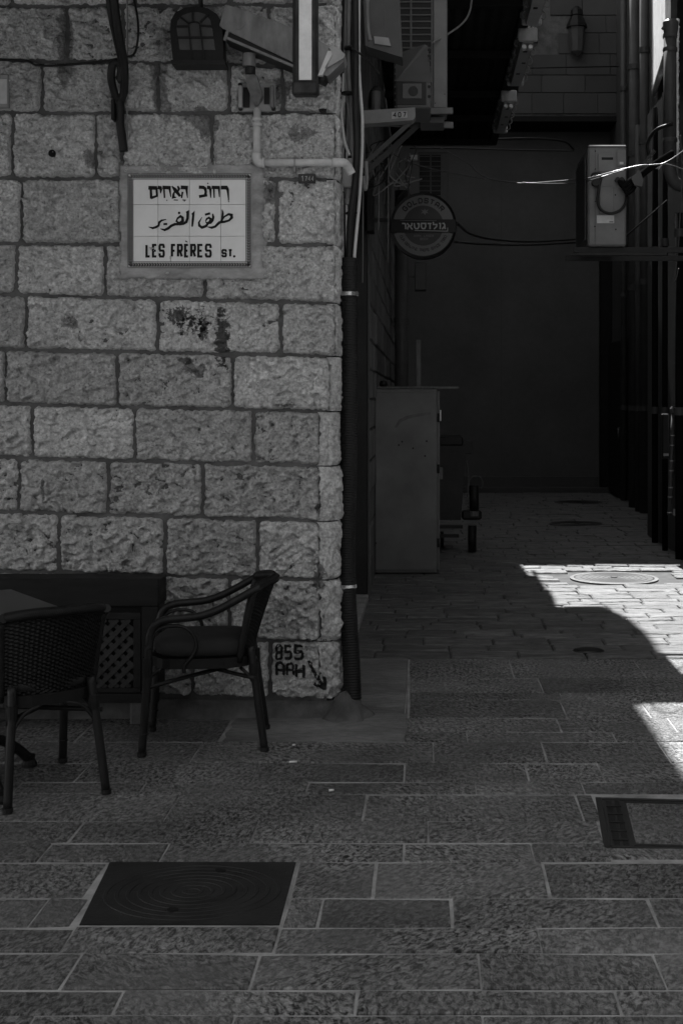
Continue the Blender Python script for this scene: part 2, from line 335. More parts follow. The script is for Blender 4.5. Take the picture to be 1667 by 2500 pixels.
for vt, vb, js, ul, ur in ROWS:
    yb, yt = YV(vb), YV(vt); ym = (yb + yt) / 2; sc = ym / F
    xs = [(u - U0) * sc for u in [ul] + js + [ur]]
    for xa, xb in zip(xs, xs[1:]):
        parts = [(xa, xb)]
        for hx0, hx1, hy0, hy1 in HOLES:
            if yb < hy1 - .03 and yt > hy0 + .03:
                parts = [q for a, b in parts for q in ((a, min(b, hx0)), (max(a, hx1), b)) if q[1] - q[0] > .03]
        for a, b in parts:
            slab(a, b, yb, yt, 0.0045, pavement, 'slab', 'paving_slab', gap=0.0040 * rnd.uniform(.6, 1.25), gy=.0064 * rnd.uniform(.85, 1.25), bev=.003)

for xa, xb in ((.626, 1.02), (1.02, 1.39), (1.392, 1.66)): slab(xa, xb, 4.402, 4.508, .007, pavement, 'slab', 'paving_slab', gap=.004)
# smooth cement along the foot of the wall and round the corner
apron = MB()
y1 = YV(1610)
ya, yw = YV(1813), W0 - .02
xs = [-6.5, -4.6, -3.3, -2.42, -1.66, -0.98]
for xa, xb in zip(xs, xs[1:]): slab(xa, xb, ya, yw - .03, .0045, pavement, 'slab', 'paving_slab', gap=.004, gy=.003)
jag = [(-.965 + .01 * math.sin(k * 2.1), ya + .012 + (W0 + .03 - ya) * k / 8) for k in range(9)]
apron.prism([(x, y, .006) for x, y in jag] + [((985 - U0) * YV(1800) / F, W0 + .05, .006), ((985 - U0) * YV(1800) / F, ya + .008, .006), (-.35, ya + .016, .006), (-.6, ya + .007, .006), (-.8, ya + .018, .006)], (0, 0, -.05))
apron.span((-0.47, W0 + .052, -.05), ((999 - U0) * y1 / F - .006, y1, 0.0065), .004)
apron.prism([((985 - U0) * YV(1800) / F + .001, YV(1813) + .006, 0.006), ((999 - U0) * YV(1760) / F - .008, YV(1780), 0.006), ((999 - U0) * y1 / F - .012, y1 - .01, .006),
             ((985 - U0) * YV(1800) / F + .001, W0 + .4, .006)], (0, 0, -.05))
tag(apron.build('cement_apron', 'apron'), kind='structure')

# setts of the alley
MAN = (1.67, 11.37, 0.40)
cob_far = MB(); n_c = 0; y = 7.85; rowi = 0
while y < 22.1:
    dep = rnd.uniform(.13, .22) if y < 15 else rnd.uniform(.2, .3)
    x = -0.52 - rnd.uniform(0, .3)
    while x < 3.2:
        ln = rnd.uniform(.24, .52) if y < 15 else rnd.uniform(.3, .6)
        cx, cy = x + ln / 2, y + dep / 2
        if not (abs(cx - MAN[0]) < MAN[2] + ln * .42 and abs(cy - MAN[1]) < MAN[2] + dep * .3) and not (abs(cx - .44) < .0):
            if n_c < 292 and y < 13.6:
                slab(x, x + ln, y, y + dep, 0.012 + rnd.uniform(-.004, .005), alley_paving, 'cobble', 'cobblestone', gap=.0045, gy=.004, tilt=.006, bev=.008); n_c += 1
            else:
                cob_far.box((cx, cy, -.01 + rnd.uniform(-.004, .006)), (ln - .014, dep - .014, .04), Matrix.Rotation(rnd.uniform(-.02, .02), 3, 'X'), .006)
        x += ln
    y += dep; rowi += 1
tag(cob_far.build('cobblestones', 'cobble', alley_paving), kind='stuff')

# ================================================================== THE STONE BUILDING ON THE LEFT
XC = -0.447
bld = thing('stone_building', 'pale rough stone corner building carrying the tiled street sign', 'building', (-0.5, W0, 0))
core = MB()
core.span((-9, W0, -.05), (-0.60, 7.2, 9)); core.span((-0.6, W0 + .06, -.05), (-0.475, 7.2, 9)); core.span((-0.6, W0 + .005, -.05), (-0.515, W0 + .06, 9)); core.span((-0.515, W0 + .03, -.05), (-0.49, W0 + .06, 9))
core.span((-9, 7.2, -.05), (-0.80, 10.2, 3.6)); core.span((-9, 7.2, 3.6), (-0.475, 10.2, 9)); core.span((-9, 10.2, -.05), (-0.50, 22.2, 9))
core.build('mortar_wall', 'mortar', bld)

def relief(x, z, sd):
    p = Vector((x, z, sd * 3.1))
    q = Vector((x * 9 + z * 5, z * 13 - x * 4, sd * 3.1))
    a = noise.fractal(q * .8, 0.9, 2.1, 3)
    w_ = Vector((noise.noise(p * 14), noise.noise(p * 14 + Vector((5, 5, 5))), 0)) * .35
    h = 0
    for k, (sc, sl) in enumerate(((19, .20), (46, .26))):            # flaked facets of two sizes, each with its own slope
        c = Vector((x * sc + z * sc * .35, z * sc * 1.35 - x * sc * .3, sd + k)) + w_
        pt = noise.voronoi(c)[1][0]; dr = noise.cell_vector(pt * 37.7 + Vector((.31, .17, .23)))
        dl = c - pt
        h += sl / sc * (dl.x * (dr.x - .5) * 2 + dl.y * ((dr.y - .5) * 2)) + .10 / sc * (dr.z - .5) * 2
    return 0.0042 * a + h * 2.3 + 0.0036 * noise.noise(p * 95)
STONES = {}
def rock(u0, u1, za, zb, seed, key=None, proud=0.024, gap=0.0035, amp=1.0):
    """one rock-faced block; za, zb = heights of its lower and upper edge at both ends (left, right)"""
    x0, x1 = (u0 - U0) * W0 / F, (u1 - U0) * W0 / F
    nx = max(10, int((x1 - x0) / .0066)); nz = max(8, int((zb[0] - za[0]) / .0066))
    mb = MB(); rim = .011
    def fn(s, t):
        X = x0 + gap + (x1 - x0 - 2 * gap) * s
        lo = za[0] + (za[1] - za[0]) * s + gap; hi = zb[0] + (zb[1] - zb[0]) * s - gap
        Z = lo + (hi - lo) * t
        wob = .008 * noise.noise(Vector((X * 11, Z * 11, seed))) + .007 * noise.noise(Vector((X * 45, Z * 45, seed)))
        cr = .5 * noise.noise(Vector((round(s) * 7.3, round(t) * 5.1, seed)))          # corners knocked off by different amounts
        ex, ez = min(s, 1 - s) * (x1 - x0), min(t, 1 - t) * (hi - lo)
        rad = .045 * (.55 + cr)
        d = min(ex, ez) if ex > rad or ez > rad else rad - math.hypot(rad - ex, rad - ez)
        d += wob - .002
        k = max(0., min(1., d / rim)); k = k * k * (3 - 2 * k)
        big = .014 * noise.noise(Vector((X * 3.2, Z * 4.2, seed * 2.2)))
        y = W0 + .012 - (.012 + proud + big) * k - relief(X, Z, seed) * k * amp
        return Vector((X, y, Z))
    mb.grid(fn, nx, nz)
    o = mb.build('stone', 'stone', bld, fix=False)
    o.data.flip_normals()
    if key: STONES[key] = o
    return o
def Z(v): return H + (V0 - v) * W0 / F
# bed joints: (v at the left edge of the photo, v at the corner); course below each, with upright joints
BEDS = [(-260, -262), (-125, -128), (16, 12), (148, 163), (276, 277), (436, 437), (596, 598), (719, 740), (853, 870), (986, 1005), (1116, 1138), (1249, 1273), (1394, 1416), (1550, 1566), (1692, 1706)]
JOINTS = [[-350, 120, 420, 640], [-300, 30, 330, 560], [-260, 165, 300, 450, 655], [-300, -160, 105, 300, 388, 560, 690], [-260, 34, 236, 300, 518], [-200, 56, 300, 676], [-320, 43, 258, 500], [-240, 65, 386, 686],
          [-280, 16, 288, 569], [-170, 81, 331, 618], [-240, 49, 265, 496], [-160, 146, 404, 629], [-200, 42, 270, 392, 560], [-240, 130, 300, 470, 660]]
for i, js in enumerate(JOINTS):
    t, b = BEDS[i], BEDS[i + 1]
    uc = 783 if i >= 9 else (808 if i == 8 else 822)
    us = [-760, -560] + js + [uc]
    for a, c in zip(us, us[1:]):
        if c < -700: continue
        if i == 5 and a == 300:                                          # the plate of the sign: a narrow block left standing to its right
            rock(622, 676, (Z(b[0]) , Z(b[1])), (Z(t[0]), Z(t[1])), 50 + i); continue
        f = lambda pr, u: Z(pr[0] + (pr[1] - pr[0]) * max(-.6, min(1, u / 828)))
        seed = rnd.random() * 50
        rock(a, c, (f(b, a), f(b, c)), (f(t, a), f(t, c)), seed, 'graffiti' if i == 13 and a == 660 else None, proud=0.026 + rnd.uniform(-.006, .008), amp=1.0 if i < 10 else (1.2 if i < 12 else (1.35 if i == 12 else .9)))
    # dressed corner margin turning into the alley
    zb, zt = Z(b[1]) + .003, Z(t[1]) - .003; xq = (uc - U0) * W0 / F - .006; sd = rnd.random() * 50
    jx = rnd.uniform(-.006, .006)
    def q(s, t_):
        z = zb + (zt - zb) * t_; e = min(t_, 1 - t_) * (zt - zb); k = min(1., e / .02)
        L1 = math.hypot(XC - xq, .05)
        path = [(xq, W0 - .012), (min(XC - .010, max(xq + .002, XC - .040)), W0 - .010), (XC - .006 + jx, W0 + .035), (XC + jx, W0 + .11), (XC - .004, W0 + .80), (XC - .03, W0 + .80)]
        ts = [0, .3, .5, .62, .97, 1]
        for m_ in range(5):
            if s <= ts[m_ + 1] + 1e-6:
                r_ = (s - ts[m_]) / (ts[m_ + 1] - ts[m_]); p = [path[m_][d] + (path[m_ + 1][d] - path[m_][d]) * r_ for d in (0, 1)]; break
        n_ = .006 * noise.noise(Vector((s * 20, z * 14, sd))) + .35 * relief(s * .3, z, sd) * (1.8 if i > 11 else 1.1)
        inx = (1 - k) * .012
        return Vector((p[0] - inx + n_, p[1] + inx - n_, z))
    o = MB(); o.grid(q, 44, 26); o = o.build('quoin', 'margin', bld, fix=False); o.data.flip_normals(); STONES['quoin'] = o

# rough rendered footing under the last course
def foot(s, t):
    X = -6.5 + (XC + .02 + 6.5) * s; zt = Z(1700 + 10 * min(1, max(0, (X + 2.2) / 1.75))); z = -.01 + (zt + .012) * t
    n_ = .010 * noise.fractal(Vector((X * 9, z * 12, 3)), .9, 2, 4)
    return Vector((X, W0 - .022 - .03 * (1 - t) ** 2 - n_, z))
o = MB(); o.grid(foot, 320, 12); o = o.build('footing', 'mortar', bld, fix=False); o.data.flip_normals()
def foot2(s, t):
    Y = W0 - .03 + .8 * s; z = -.01 + (Z(1706) + .012) * t
    n_ = .008 * noise.fractal(Vector((Y * 9, z * 12, 9)), .9, 2, 4)
    return Vector((XC + .02 + .03 * (1 - t) ** 2 * (1 - s) + n_, Y, z))
o = MB(); o.grid(foot2, 40, 12); o = o.build('footing_return', 'mortar', bld, fix=False)

m_ = MB()
def mound(s, t):
    a = s * 2 * math.pi; r_ = .14 * (1 - t) ** .7; n_ = 1 + .25 * noise.noise(Vector((math.cos(a) * 2, math.sin(a) * 2, t * 3)))
    return Vector((-.415 + r_ * n_ * math.cos(a), W0 + .0 + r_ * n_ * math.sin(a) * .9, -.005 + .13 * t * n_))
m_.grid(mound, 28, 8); m_.build('mortar_lump', 'mortar', bld, False)
# alley side: coursed stones beyond the doorway, jamb, door, threshold, lintel
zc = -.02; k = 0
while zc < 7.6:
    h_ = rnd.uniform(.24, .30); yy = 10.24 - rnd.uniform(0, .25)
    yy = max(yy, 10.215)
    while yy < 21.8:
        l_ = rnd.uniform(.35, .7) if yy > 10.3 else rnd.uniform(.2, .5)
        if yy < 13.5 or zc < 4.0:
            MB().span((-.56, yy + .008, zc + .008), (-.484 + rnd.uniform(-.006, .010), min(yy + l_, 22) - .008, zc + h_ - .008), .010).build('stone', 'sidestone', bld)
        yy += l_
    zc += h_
MB().span((-.80, 10.13, 0), (-.487, 10.21, 3.6), .004).build('door_jamb', 'bin', bld)
MB().span((-.484, 10.12, 0.02), (-.470, 10.155, 3.3), .002).build('edge_trim', 'acgrey', bld)
d_ = MB().span((-.79, 7.45, .06), (-.745, 10.1, 3.0), .004).build('door', 'darkdoor', bld)
for yd in (7.75, 8.35, 8.95, 9.55): MB().span((-.744, yd - .2, .3), (-.730, yd + .2, 2.7), .008).build('door_panel', 'darkdoor', d_)
MB().tube([(-.70, 9.7, 1.0), (-.69, 9.7, 1.2)], .012).build('handle', 'galv', d_)
MB().span((-.80, 7.2, 0), (-.478, 10.12, .055), .008).build('threshold', 'plaster', bld)
# unseen slabs added overhead, shaped to cast the edges of the sun patch
MB().span((-.5, 4.6, 7.0), (1.10, 12.37, 7.16), .01).build('shadow_slab', 'plaster', bld)
pts = [(-.5, 12.375)] + [(1.18, 12.375)] + [(1.30, 12.42)]
pts += [(1.44, 12.60), (1.455, 13.0), (1.47, 13.6), (1.495, 14.2), (1.47, 14.75), (1.44, 15.0), (1.40, 15.2), (1.35, 15.37), (-.5, 15.37)]
MB().prism([(x, y, 7.0) for x, y in pts], (0, 0, .16)).build('rounded_shadow_slab', 'plaster', bld)
MB().span((-9, 7.2, 9), (-.4, 22.3, 9.2)).build('roof', 'mortar', bld)

# dark canopy over the left half of the alley, lamps along its edge
can = thing('alley_canopy', 'dark corrugated canopy roofing the left half of the alley', 'canopy', (-.5, 14, 5.1))
cp = [(-.48, 8.6), (.92, 8.6), (.92, 13.86), (1.0, 13.88), (1.02, 14.4), (1.025, 14.68), (.87, 14.72), (.865, 15.30), (.93, 15.42), (.90, 16.3), (.86, 16.8), (-.48, 16.8)]  # edge notched to let a small island of sun through
MB().prism([(x, y, 5.1) for x, y in cp], (0, 0, .05)).build('roof_sheet', 'canopy', can)
def corr(s, t):
    return Vector((-.48 + 1.30 * s, 9.2 + 7.5 * t, 5.06 + .012 * math.sin(s * 60)))
solidify((lambda m_: (m_.grid(lambda s, t: Vector((-.48 + 1.28 * s, 8.7 + 8.0 * t, 5.06 + .014 * math.sin(s * 75))), 96, 1), m_.build('corrugated_lining', 'canopy', can, False))[1])(MB()), .006)
MB().span((.955, 14.70, 5.06), (1.0, 15.9, 5.10), .004).build('shadow_strip', 'canopy', can)  # bar added to throw the thin shadow line beside that island
for yb_ in (9.2, 10.8, 12.4, 14.0, 15.2, 16.6): MB().span((-.48, yb_ - .04, 4.97), (.86, yb_ + .04, 5.04), .004).build('crossbeam', 'canopy', can)
MB().span((.80, 10.4, 4.985), (.90, 16.7, 5.055), .004).build('edge_beam', 'canopy', can)

# café awning above the front wall (out of the picture, shaped to shade the upper courses and the left side)
aw = thing('cafe_awning', 'dark fabric awning projecting over the stone front above the tables', 'awning', (-3.5, W0, 4.2))
MB().prism([(-9, W0 - .05, 4.00), (-.80, W0 - .05, 4.00), (-.80, 5.15, 3.60), (-1.9, 4.6, 3.417), (-2.6, 3.3, 2.983), (-9, 3.3, 2.983)], (0, 0, .02)).build('awning_cloth', 'canopy', aw)
MB().bar((-9, 3.3, 2.95), (-2.6, 3.3, 2.95), .05, .05).build('front_rail', 'iron', aw)

# ================================================================== OTHER BUILDINGS
bb = thing('back_building', 'tall dark building closing the far end of the alley', 'building', (1.5, 22.3, 0))
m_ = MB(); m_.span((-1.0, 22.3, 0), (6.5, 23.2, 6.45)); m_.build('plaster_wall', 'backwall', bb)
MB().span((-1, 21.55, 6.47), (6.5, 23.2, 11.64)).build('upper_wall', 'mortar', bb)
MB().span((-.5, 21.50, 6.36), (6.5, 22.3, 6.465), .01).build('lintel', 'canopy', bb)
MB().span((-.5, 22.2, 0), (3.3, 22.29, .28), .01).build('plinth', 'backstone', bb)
MB().span((-.5, 21.95, 0), (3.3, 22.19, .10), .01).build('step', 'backstone', bb)
MB().span((1.28, 22.292, .3), (1.286, 22.298, 6.0)).build('panel_seam', 'backstone', bb)
zc = 6.50
WIN = (1.25, 1.80, 7.82, 9.4)
while zc < 9.4:
    h_ = rnd.choice((.30, .36, .36)); xx = -.5 - rnd.uniform(0, .4)
    while xx < 4.0:
        l_ = rnd.uniform(.45, .8)
        if not (xx + l_ > WIN[0] - .05 and xx < WIN[1] + .05 and zc + h_ > WIN[2] - .05):
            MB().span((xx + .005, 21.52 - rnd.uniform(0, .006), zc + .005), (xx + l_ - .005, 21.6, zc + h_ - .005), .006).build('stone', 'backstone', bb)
        xx += l_
    zc += h_
wn = MB(); wn.span((WIN[0] - .06, 21.47, WIN[2] - .10), (WIN[1] + .08, 21.55, WIN[2]), .006); wn = wn.build('window', 'acgrey', bb)
MB().span((WIN[0], 21.535, WIN[2]), (WIN[1], 21.548, WIN[3])).build('pane', 'glass', wn)
for k in range(7): MB().tube([(WIN[0] + .05 + k * .076, 21.49, WIN[2] + .01), (WIN[0] + .05 + k * .076, 21.49, 9.4)], .014, 6).build('window_bar', 'acgrey', wn)
MB().span((WIN[0] - .05, 21.46, WIN[2] + .002), (WIN[0] - .005, 21.54, 9.4)).build('frame', 'acgrey', wn); MB().span((WIN[1] + .01, 21.46, WIN[2] + .002), (WIN[1] + .06, 21.54, 9.4)).build('frame', 'acgrey', wn)

rb = thing('right_building', 'dark building with pipes along the right side of the alley', 'building', (3.2, 15, 0))
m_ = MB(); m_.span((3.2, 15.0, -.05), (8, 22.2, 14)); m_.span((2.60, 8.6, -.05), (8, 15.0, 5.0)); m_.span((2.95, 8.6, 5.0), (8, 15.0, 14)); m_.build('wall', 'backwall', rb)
zc = 0.0
while zc < 6.0:                                            # stone facing of the nearer right wall
    h_ = rnd.uniform(.27, .33); yy = 12.25
    while yy < 14.95:
        l_ = min(rnd.uniform(.4, .7), 14.98 - yy)
        if zc > 99: MB().span((2.575 + rnd.uniform(-.008, .006), yy + .006, zc + .006), (2.65, yy + l_ - .006, zc + h_ - .006), .008).build('stone', 'sidestone', rb)
        yy += l_
    zc += h_
def lw(s, t):
    Y = 12.45 + 5.2 * s; z = 5.02 + .85 * s + 3.6 * t
    return Vector((2.385 + .785 * s + .004 * noise.fractal(Vector((Y * 7, z * 1.2, 1)), .9, 2, 3), Y, z))
m_ = MB(); m_.grid(lw, 120, 40); solidify(m_.build('rendered_upper_wall', 'litwall', rb, False), .05, -1)  # wall skewed and paled to make the sunlit patch
def lq(s, t):
    Y = 12.55 + .40 * s; z = 4.05 + 1.35 * t
    return Vector((2.485 + .065 * s + .016 * noise.fractal(Vector((Y * 30, z * 18, 4)), .9, 2, 4), Y, z))
m_ = MB(); m_.grid(lq, 14, 160); solidify(m_.build('rough_corner_strip', 'litwall', rb, False), .03, -1)  # strip turned and paled to read as sunlit
dl = MB().span((3.12, 20.3, .05), (3.19, 21.9, 2.6), .004).build('door', 'darkdoor', rb); MB().tube([(3.08, 20.5, 1.0), (3.08, 20.5, 1.18)], .015).build('handle', 'galv', dl)
MB().span((3.0, 22.0, 0), (3.45, 22.19, 5.9), .01).build('pilaster', 'canopy', rb)
MB().span((3.3, 12.0, 14), (8, 22.3, 14.2)).build('roof', 'mortar', rb)

ob = thing('opposite_building', 'stone building across the street, out of the picture', 'building', (0, -6, 0))
m_ = MB(); m_.span((-14, -9, -.05), (0.0, -6.5, 7.5)); m_.span((0.0, -9.2, -.05), (14, -6.52, 5.0)); m_.build('wall', 'sidestone', ob)
for k in range(5):
    wf = MB().span((-9 + 4 * k, -6.5, 1.2), (-7.6 + 4 * k, -6.42, 3.2), .01).build('window', 'canopy', ob); MB().span((-8.9 + 4 * k, -6.418, 1.3), (-7.7 + 4 * k, -6.405, 3.1)).build('pane', 'glass', wf)
pb = thing('plaza_building', 'stone building to the right of the street, out of the picture', 'building', (6, 4, 0))
MB().span((5.6, -6.4, -.05), (9, 12.1, 7.0)).build('wall', 'sidestone', pb)
wf = MB().span((5.52, 2, 1), (5.6, 3.2, 3)).build('window', 'canopy', pb); MB().span((5.505, 2.1, 1.1), (5.518, 3.1, 2.9)).build('pane', 'glass', wf)
# ================================================================== THINGS ON THE STONE FRONT
SY = W0 - .052                                            # face of the glazed tiles
def s3(x, y, d=0.0):                                      # sign drawing units -> the tile face
    p = at(280 + .2551 * x, 400 + .2551 * y, SY); return Vector((p.x, SY - .0012 - d, p.z))
sg = thing('street_sign', 'glazed tile street sign lettered in Hebrew, Arabic and French', 'street sign', tuple(at(463, 655, SY)))
def pl(s, t):
    u = 292 + (650 - 292) * s; v = 688 - (688 - 399) * t; p = at(u, v, W0)
    e = min(s, 1 - s) * 340; f_ = min(t, 1 - t) * 280; d = min(e, f_)
    wob = 9 * noise.noise(Vector((u * .03, v * .03, 1))) + 9 * noise.noise(Vector((u * .10, v * .10, 2)))
    k = max(0, min(1, (d + wob * .5) / 7)); k = k * k * (3 - 2 * k)
    jx = wob * .0026 * (1 if s in (0, 1) or t in (0, 1) else 0)
    return Vector((p.x + jx, W0 + .01 - .054 * k - .0012 * noise.noise(Vector((u * .05, v * .11, 3))), p.z + jx))
m_ = MB(); m_.grid(pl, 70, 58); o = m_.build('cement_surround', 'plaster', sg, False); o.data.flip_normals()
tx = [127, 417, 717, 1017, 1312]; ty = [94, 390, 693, 994]
for i in range(4):
    for j in range(3):
        a, b = s3(tx[i], ty[j]), s3(tx[i + 1], ty[j + 1])
        MB().span((a.x + .0008, SY + rnd.uniform(-.0006, .0004), b.z + .0008), (b.x - .0008, SY + .014, a.z - .0008), .0012).build('tile', 'tile', sg)
DP = .0008
HEB = [1, 2, 1, 2, 2, 1, 2]
strokes = [
  ([(1018, 228), (1070, 228), (1084, 246), (1092, 345)], [34, 34, 24, 9]), ([(930, 226), (1008, 228)], [30, 30]), ([(950, 215), (955, 326)], [16, 12]), ([(1000, 228), (1005, 318)], [20, 9]),
  ([(886, 226), (908, 228), (918, 246), (922, 326)], [32, 30, 22, 8]), ([(808, 224), (850, 226), (868, 238), (874, 270), (868, 308)], [30, 30, 26, 22, 24]), ([(810, 314), (888, 300)], [26, 24]),
  ([(635, 226), (704, 230)], [34, 34]), ([(688, 228), (700, 328)], [24, 7]), ([(652, 268), (642, 328)], [18, 14]),
  ([(550, 214), (582, 250), (630, 312)], [10, 34, 22]), ([(606, 212), (618, 240), (610, 268)], [14, 24, 8]), ([(580, 258), (566, 290), (562, 324), (592, 322)], [10, 20, 22, 6]),
  ([(460, 226), (540, 230)], [32, 32]), ([(474, 220), (480, 328)], [16, 14]), ([(528, 230), (540, 318)], [22, 8]),
  ([(415, 226), (440, 230), (446, 250), (442, 284)], [32, 30, 22, 6]), ([(326, 230), (410, 232)], [34, 34]), ([(348, 232), (354, 334)], [20, 24]), ([(402, 232), (408, 312)], [20, 18]), ([(350, 328), (412, 306)], [24, 18]),
  ([(568, 346), (608, 348)], [9, 9]), ([(652, 346), (684, 348)], [9, 9]), ([(668, 348), (670, 362)], [9, 9]),
  # Arabic
  ([(1030, 438), (1036, 470), (1032, 520), (1022, 560)], [6, 16, 18, 16]), ([(1018, 556), (1052, 506), (1092, 482), (1120, 490), (1122, 516), (1096, 542), (1050, 556), (1010, 558)], [8, 12, 16, 22, 20, 16, 18, 20]),
  ([(1012, 556), (990, 574), (966, 600), (930, 612), (890, 604)], [20, 20, 18, 18, 5]), ([(940, 478), (946, 510), (940, 540), (920, 566), (900, 572)], [8, 18, 18, 16, 10]), ([(866, 488), (916, 474)], [16, 18]),
  ([(872, 548), (884, 526), (904, 516), (922, 530), (912, 556), (884, 568), (872, 552)], [10, 14, 16, 18, 18, 12, 8]), ([(898, 568), (876, 596), (838, 610), (812, 592), (808, 562), (838, 510)], [16, 20, 20, 18, 14, 4]),
  ([(738, 482), (756, 470), (750, 540), (744, 602)], [6, 18, 18, 12]), ([(684, 462), (702, 458), (700, 520), (688, 556), (660, 574), (620, 580)], [6, 20, 20, 20, 18, 18]),
  ([(588, 556), (606, 520), (632, 502), (652, 516), (654, 546), (630, 566), (604, 562), (596, 540)], [8, 14, 18, 20, 22, 20, 14, 8]), ([(636, 578), (580, 578), (546, 592), (514, 618), (480, 634), (440, 622)], [16, 20, 20, 20, 18, 5]),
  ([(496, 532), (452, 542), (428, 562), (424, 590)], [6, 14, 18, 16]), ([(470, 578), (506, 576)], [16, 16]), ([(428, 588), (400, 606), (366, 616), (328, 604)], [16, 18, 16, 4]),
]
groups_ = [(0, 1), (1, 4), (4, 5), (5, 7), (7, 10), (10, 13), (13, 16), (16, 17), (17, 21), (21, 22), (22, 24), (24, 26), (26, 27), (27, 29), (29, 31), (31, 32), (32, 33), (33, 34), (34, 35), (35, 37), (37, 38)]
dots_ = {0: [(1090, 346, 6), (1093, 361, 6)], 2: [(894, 188, 7)], 6: [(502, 350, 6)], 17: [(620, 470, 12)]}
for gi, (ga, gb) in enumerate(groups_):
    ink = MB()
    for st, wd in strokes[ga:gb]:
        EPS[0] = (EPS[0] + .00012) % .0012; ribbon(ink, st, [q_ * (1.28 if min(p_[1] for p_ in st) > 400 else 1.08) for q_ in wd], s3, EPS[0] + DP)
    for x, y, r in dots_.get(gi, []): dot(ink, x, y, r, s3, DP + .0014)
    if len(ink.b.faces): ink.build('letter', 'ink', sg, False)
for ch, x0, x1, y0, y1 in [('L', 297, 350, 766, 898), ('E', 359, 413, 766, 898), ('S', 422, 483, 764, 898), ('F', 540, 592, 766, 898), ('R', 598, 656, 766, 898), ('E', 666, 716, 766, 898), ('R', 725, 782, 766, 898), ('E', 792, 853, 766, 898), ('S', 865, 931, 764, 898)]:
    ink = MB(); letter(ink, ch, x0, x1, y0, y1, 22, lambda x, y, d=0: s3(x, y, d + DP))
    if x0 == 666: ribbon(ink, [(678, 738), (700, 750)], [12, 8], s3, DP)
    ink.build('letter', 'ink', sg, False)
ink = MB(); letter(ink, 'S', 1023, 1076, 816, 896, 19, lambda x, y, d=0: s3(x, y, d + DP)); ink.build('letter', 'ink', sg, False); ink = MB(); letter(ink, 'T', 1084, 1132, 816, 896, 19, lambda x, y, d=0: s3(x, y, d + DP)); dot(ink, 1146, 886, 12, s3, DP)
ink.build('letter', 'ink', sg, False)
bp = MB()
def rect(x0, y0, x1, y1, wd, dd): ribbon(bp, [(x0 + (x1 - x0) / 2, y0), (x1, y0), (x1, y1), (x0, y1), (x0, y0), (x0 + (x1 - x0) / 2, y0)], wd, s3, dd)
rect(132, 98, 1307, 989, 6, DP); rect(178, 147, 1259, 939, 7, DP)
def vine(ax, bx, cst, horiz):
    n_ = int(abs(bx - ax) / 25)
    for i in range(n_):
        q_ = ax + (bx - ax) * (i + .5) / n_
        for sgn in (-1, 1):
            dd = DP + (.0003 if sgn > 0 else .0005)
            pts_ = [(q_ - 9, cst + sgn * 15), (q_ + 2, cst + sgn * 9), (q_ + 13, cst)]
            ribbon(bp, pts_ if horiz else [(b_, a_) for a_, b_ in pts_], [9, 16, 10], s3, dd)
for cst in (121, 966): vine(150, 1290, cst, True)
for cst in (154, 1284): vine(115, 975, cst, False)
bp.build('border_print', 'ink', sg, False)

# number plate, framed plaque
npl = thing('number_plate', 'small dark metal plate with stamped digits 1744 screwed beneath the white pipe', 'number plate', tuple(at(750, 447, W0 - .04)))
MB().span(tuple(at(728, 447, W0 - .050)), tuple(at(771, 426, W0 - .030)), .002).build('plate', 'drainmetal', npl)
m_ = MB()
for i, ch in enumerate('1744'): letter(m_, ch, 736 + i * 8, 742 + i * 8, 430, 442, 1.7, lambda x, y, d=0: at(x, y, W0 - .0512 - d))
m_.build('digits', 'greypl', npl, False)
fp = thing('framed_plaque', 'small pale framed plaque at the edge of the wall', 'plaque', tuple(at(0, 262, W0 - .03)))
MB().span(tuple(at(-60, 262, W0 - .055)), tuple(at(27, 184, W0 - .02)), .006).build('frame', 'greypl', fp)
MB().span(tuple(at(-52, 253, W0 - .060)), tuple(at(19, 193, W0 - .0555)), .002).build('panel', 'paper', fp)

# iron scroll bracket
ib = thing('iron_bracket', 'black wrought iron scroll bracket fixed flat up the stone wall', 'bracket', tuple(at(300, 372, W0 - .05)))
MB().span(tuple(at(308, 372, W0 - .050)), tuple(at(314, -60, W0 - .030)), .003).build('wall_bar', 'greypl', ib)
q = lambda u, v, dy: at(u, v, W0 - dy)
MB().tube(curve_pts([q(276, -40, .46), q(283, 30, .40), q(292, 90, .33), q(303, 150, .22), q(305, 190, .16), q(303, 225, .11), q(295, 243, .09), q(284, 236, .10), q(276, 212, .13), q(272, 185, .16), q(276, 158, .18), q(288, 152, .18), q(296, 166, .17), q(294, 190, .16), q(286, 196, .16)], 6), .020, 8).build('scroll', 'iron', ib)
MB().tube(curve_pts([q(286, 246, .09), q(293, 252, .09), q(294, 300, .075), q(299, 340, .06), q(303, 370, .055)], 6), .022, 8).build('scroll_tail', 'iron', ib)
MB().span(tuple(q(271, 292, .11)), tuple(q(288, 250, .04)), .004).build('collar', 'iron', ib)
MB().tube(curve_pts([q(262, -40, .44), q(272, 40, .38), q(285, 100, .30), q(299, 160, .20)], 6), .016, 8).build('stay', 'iron', ib)

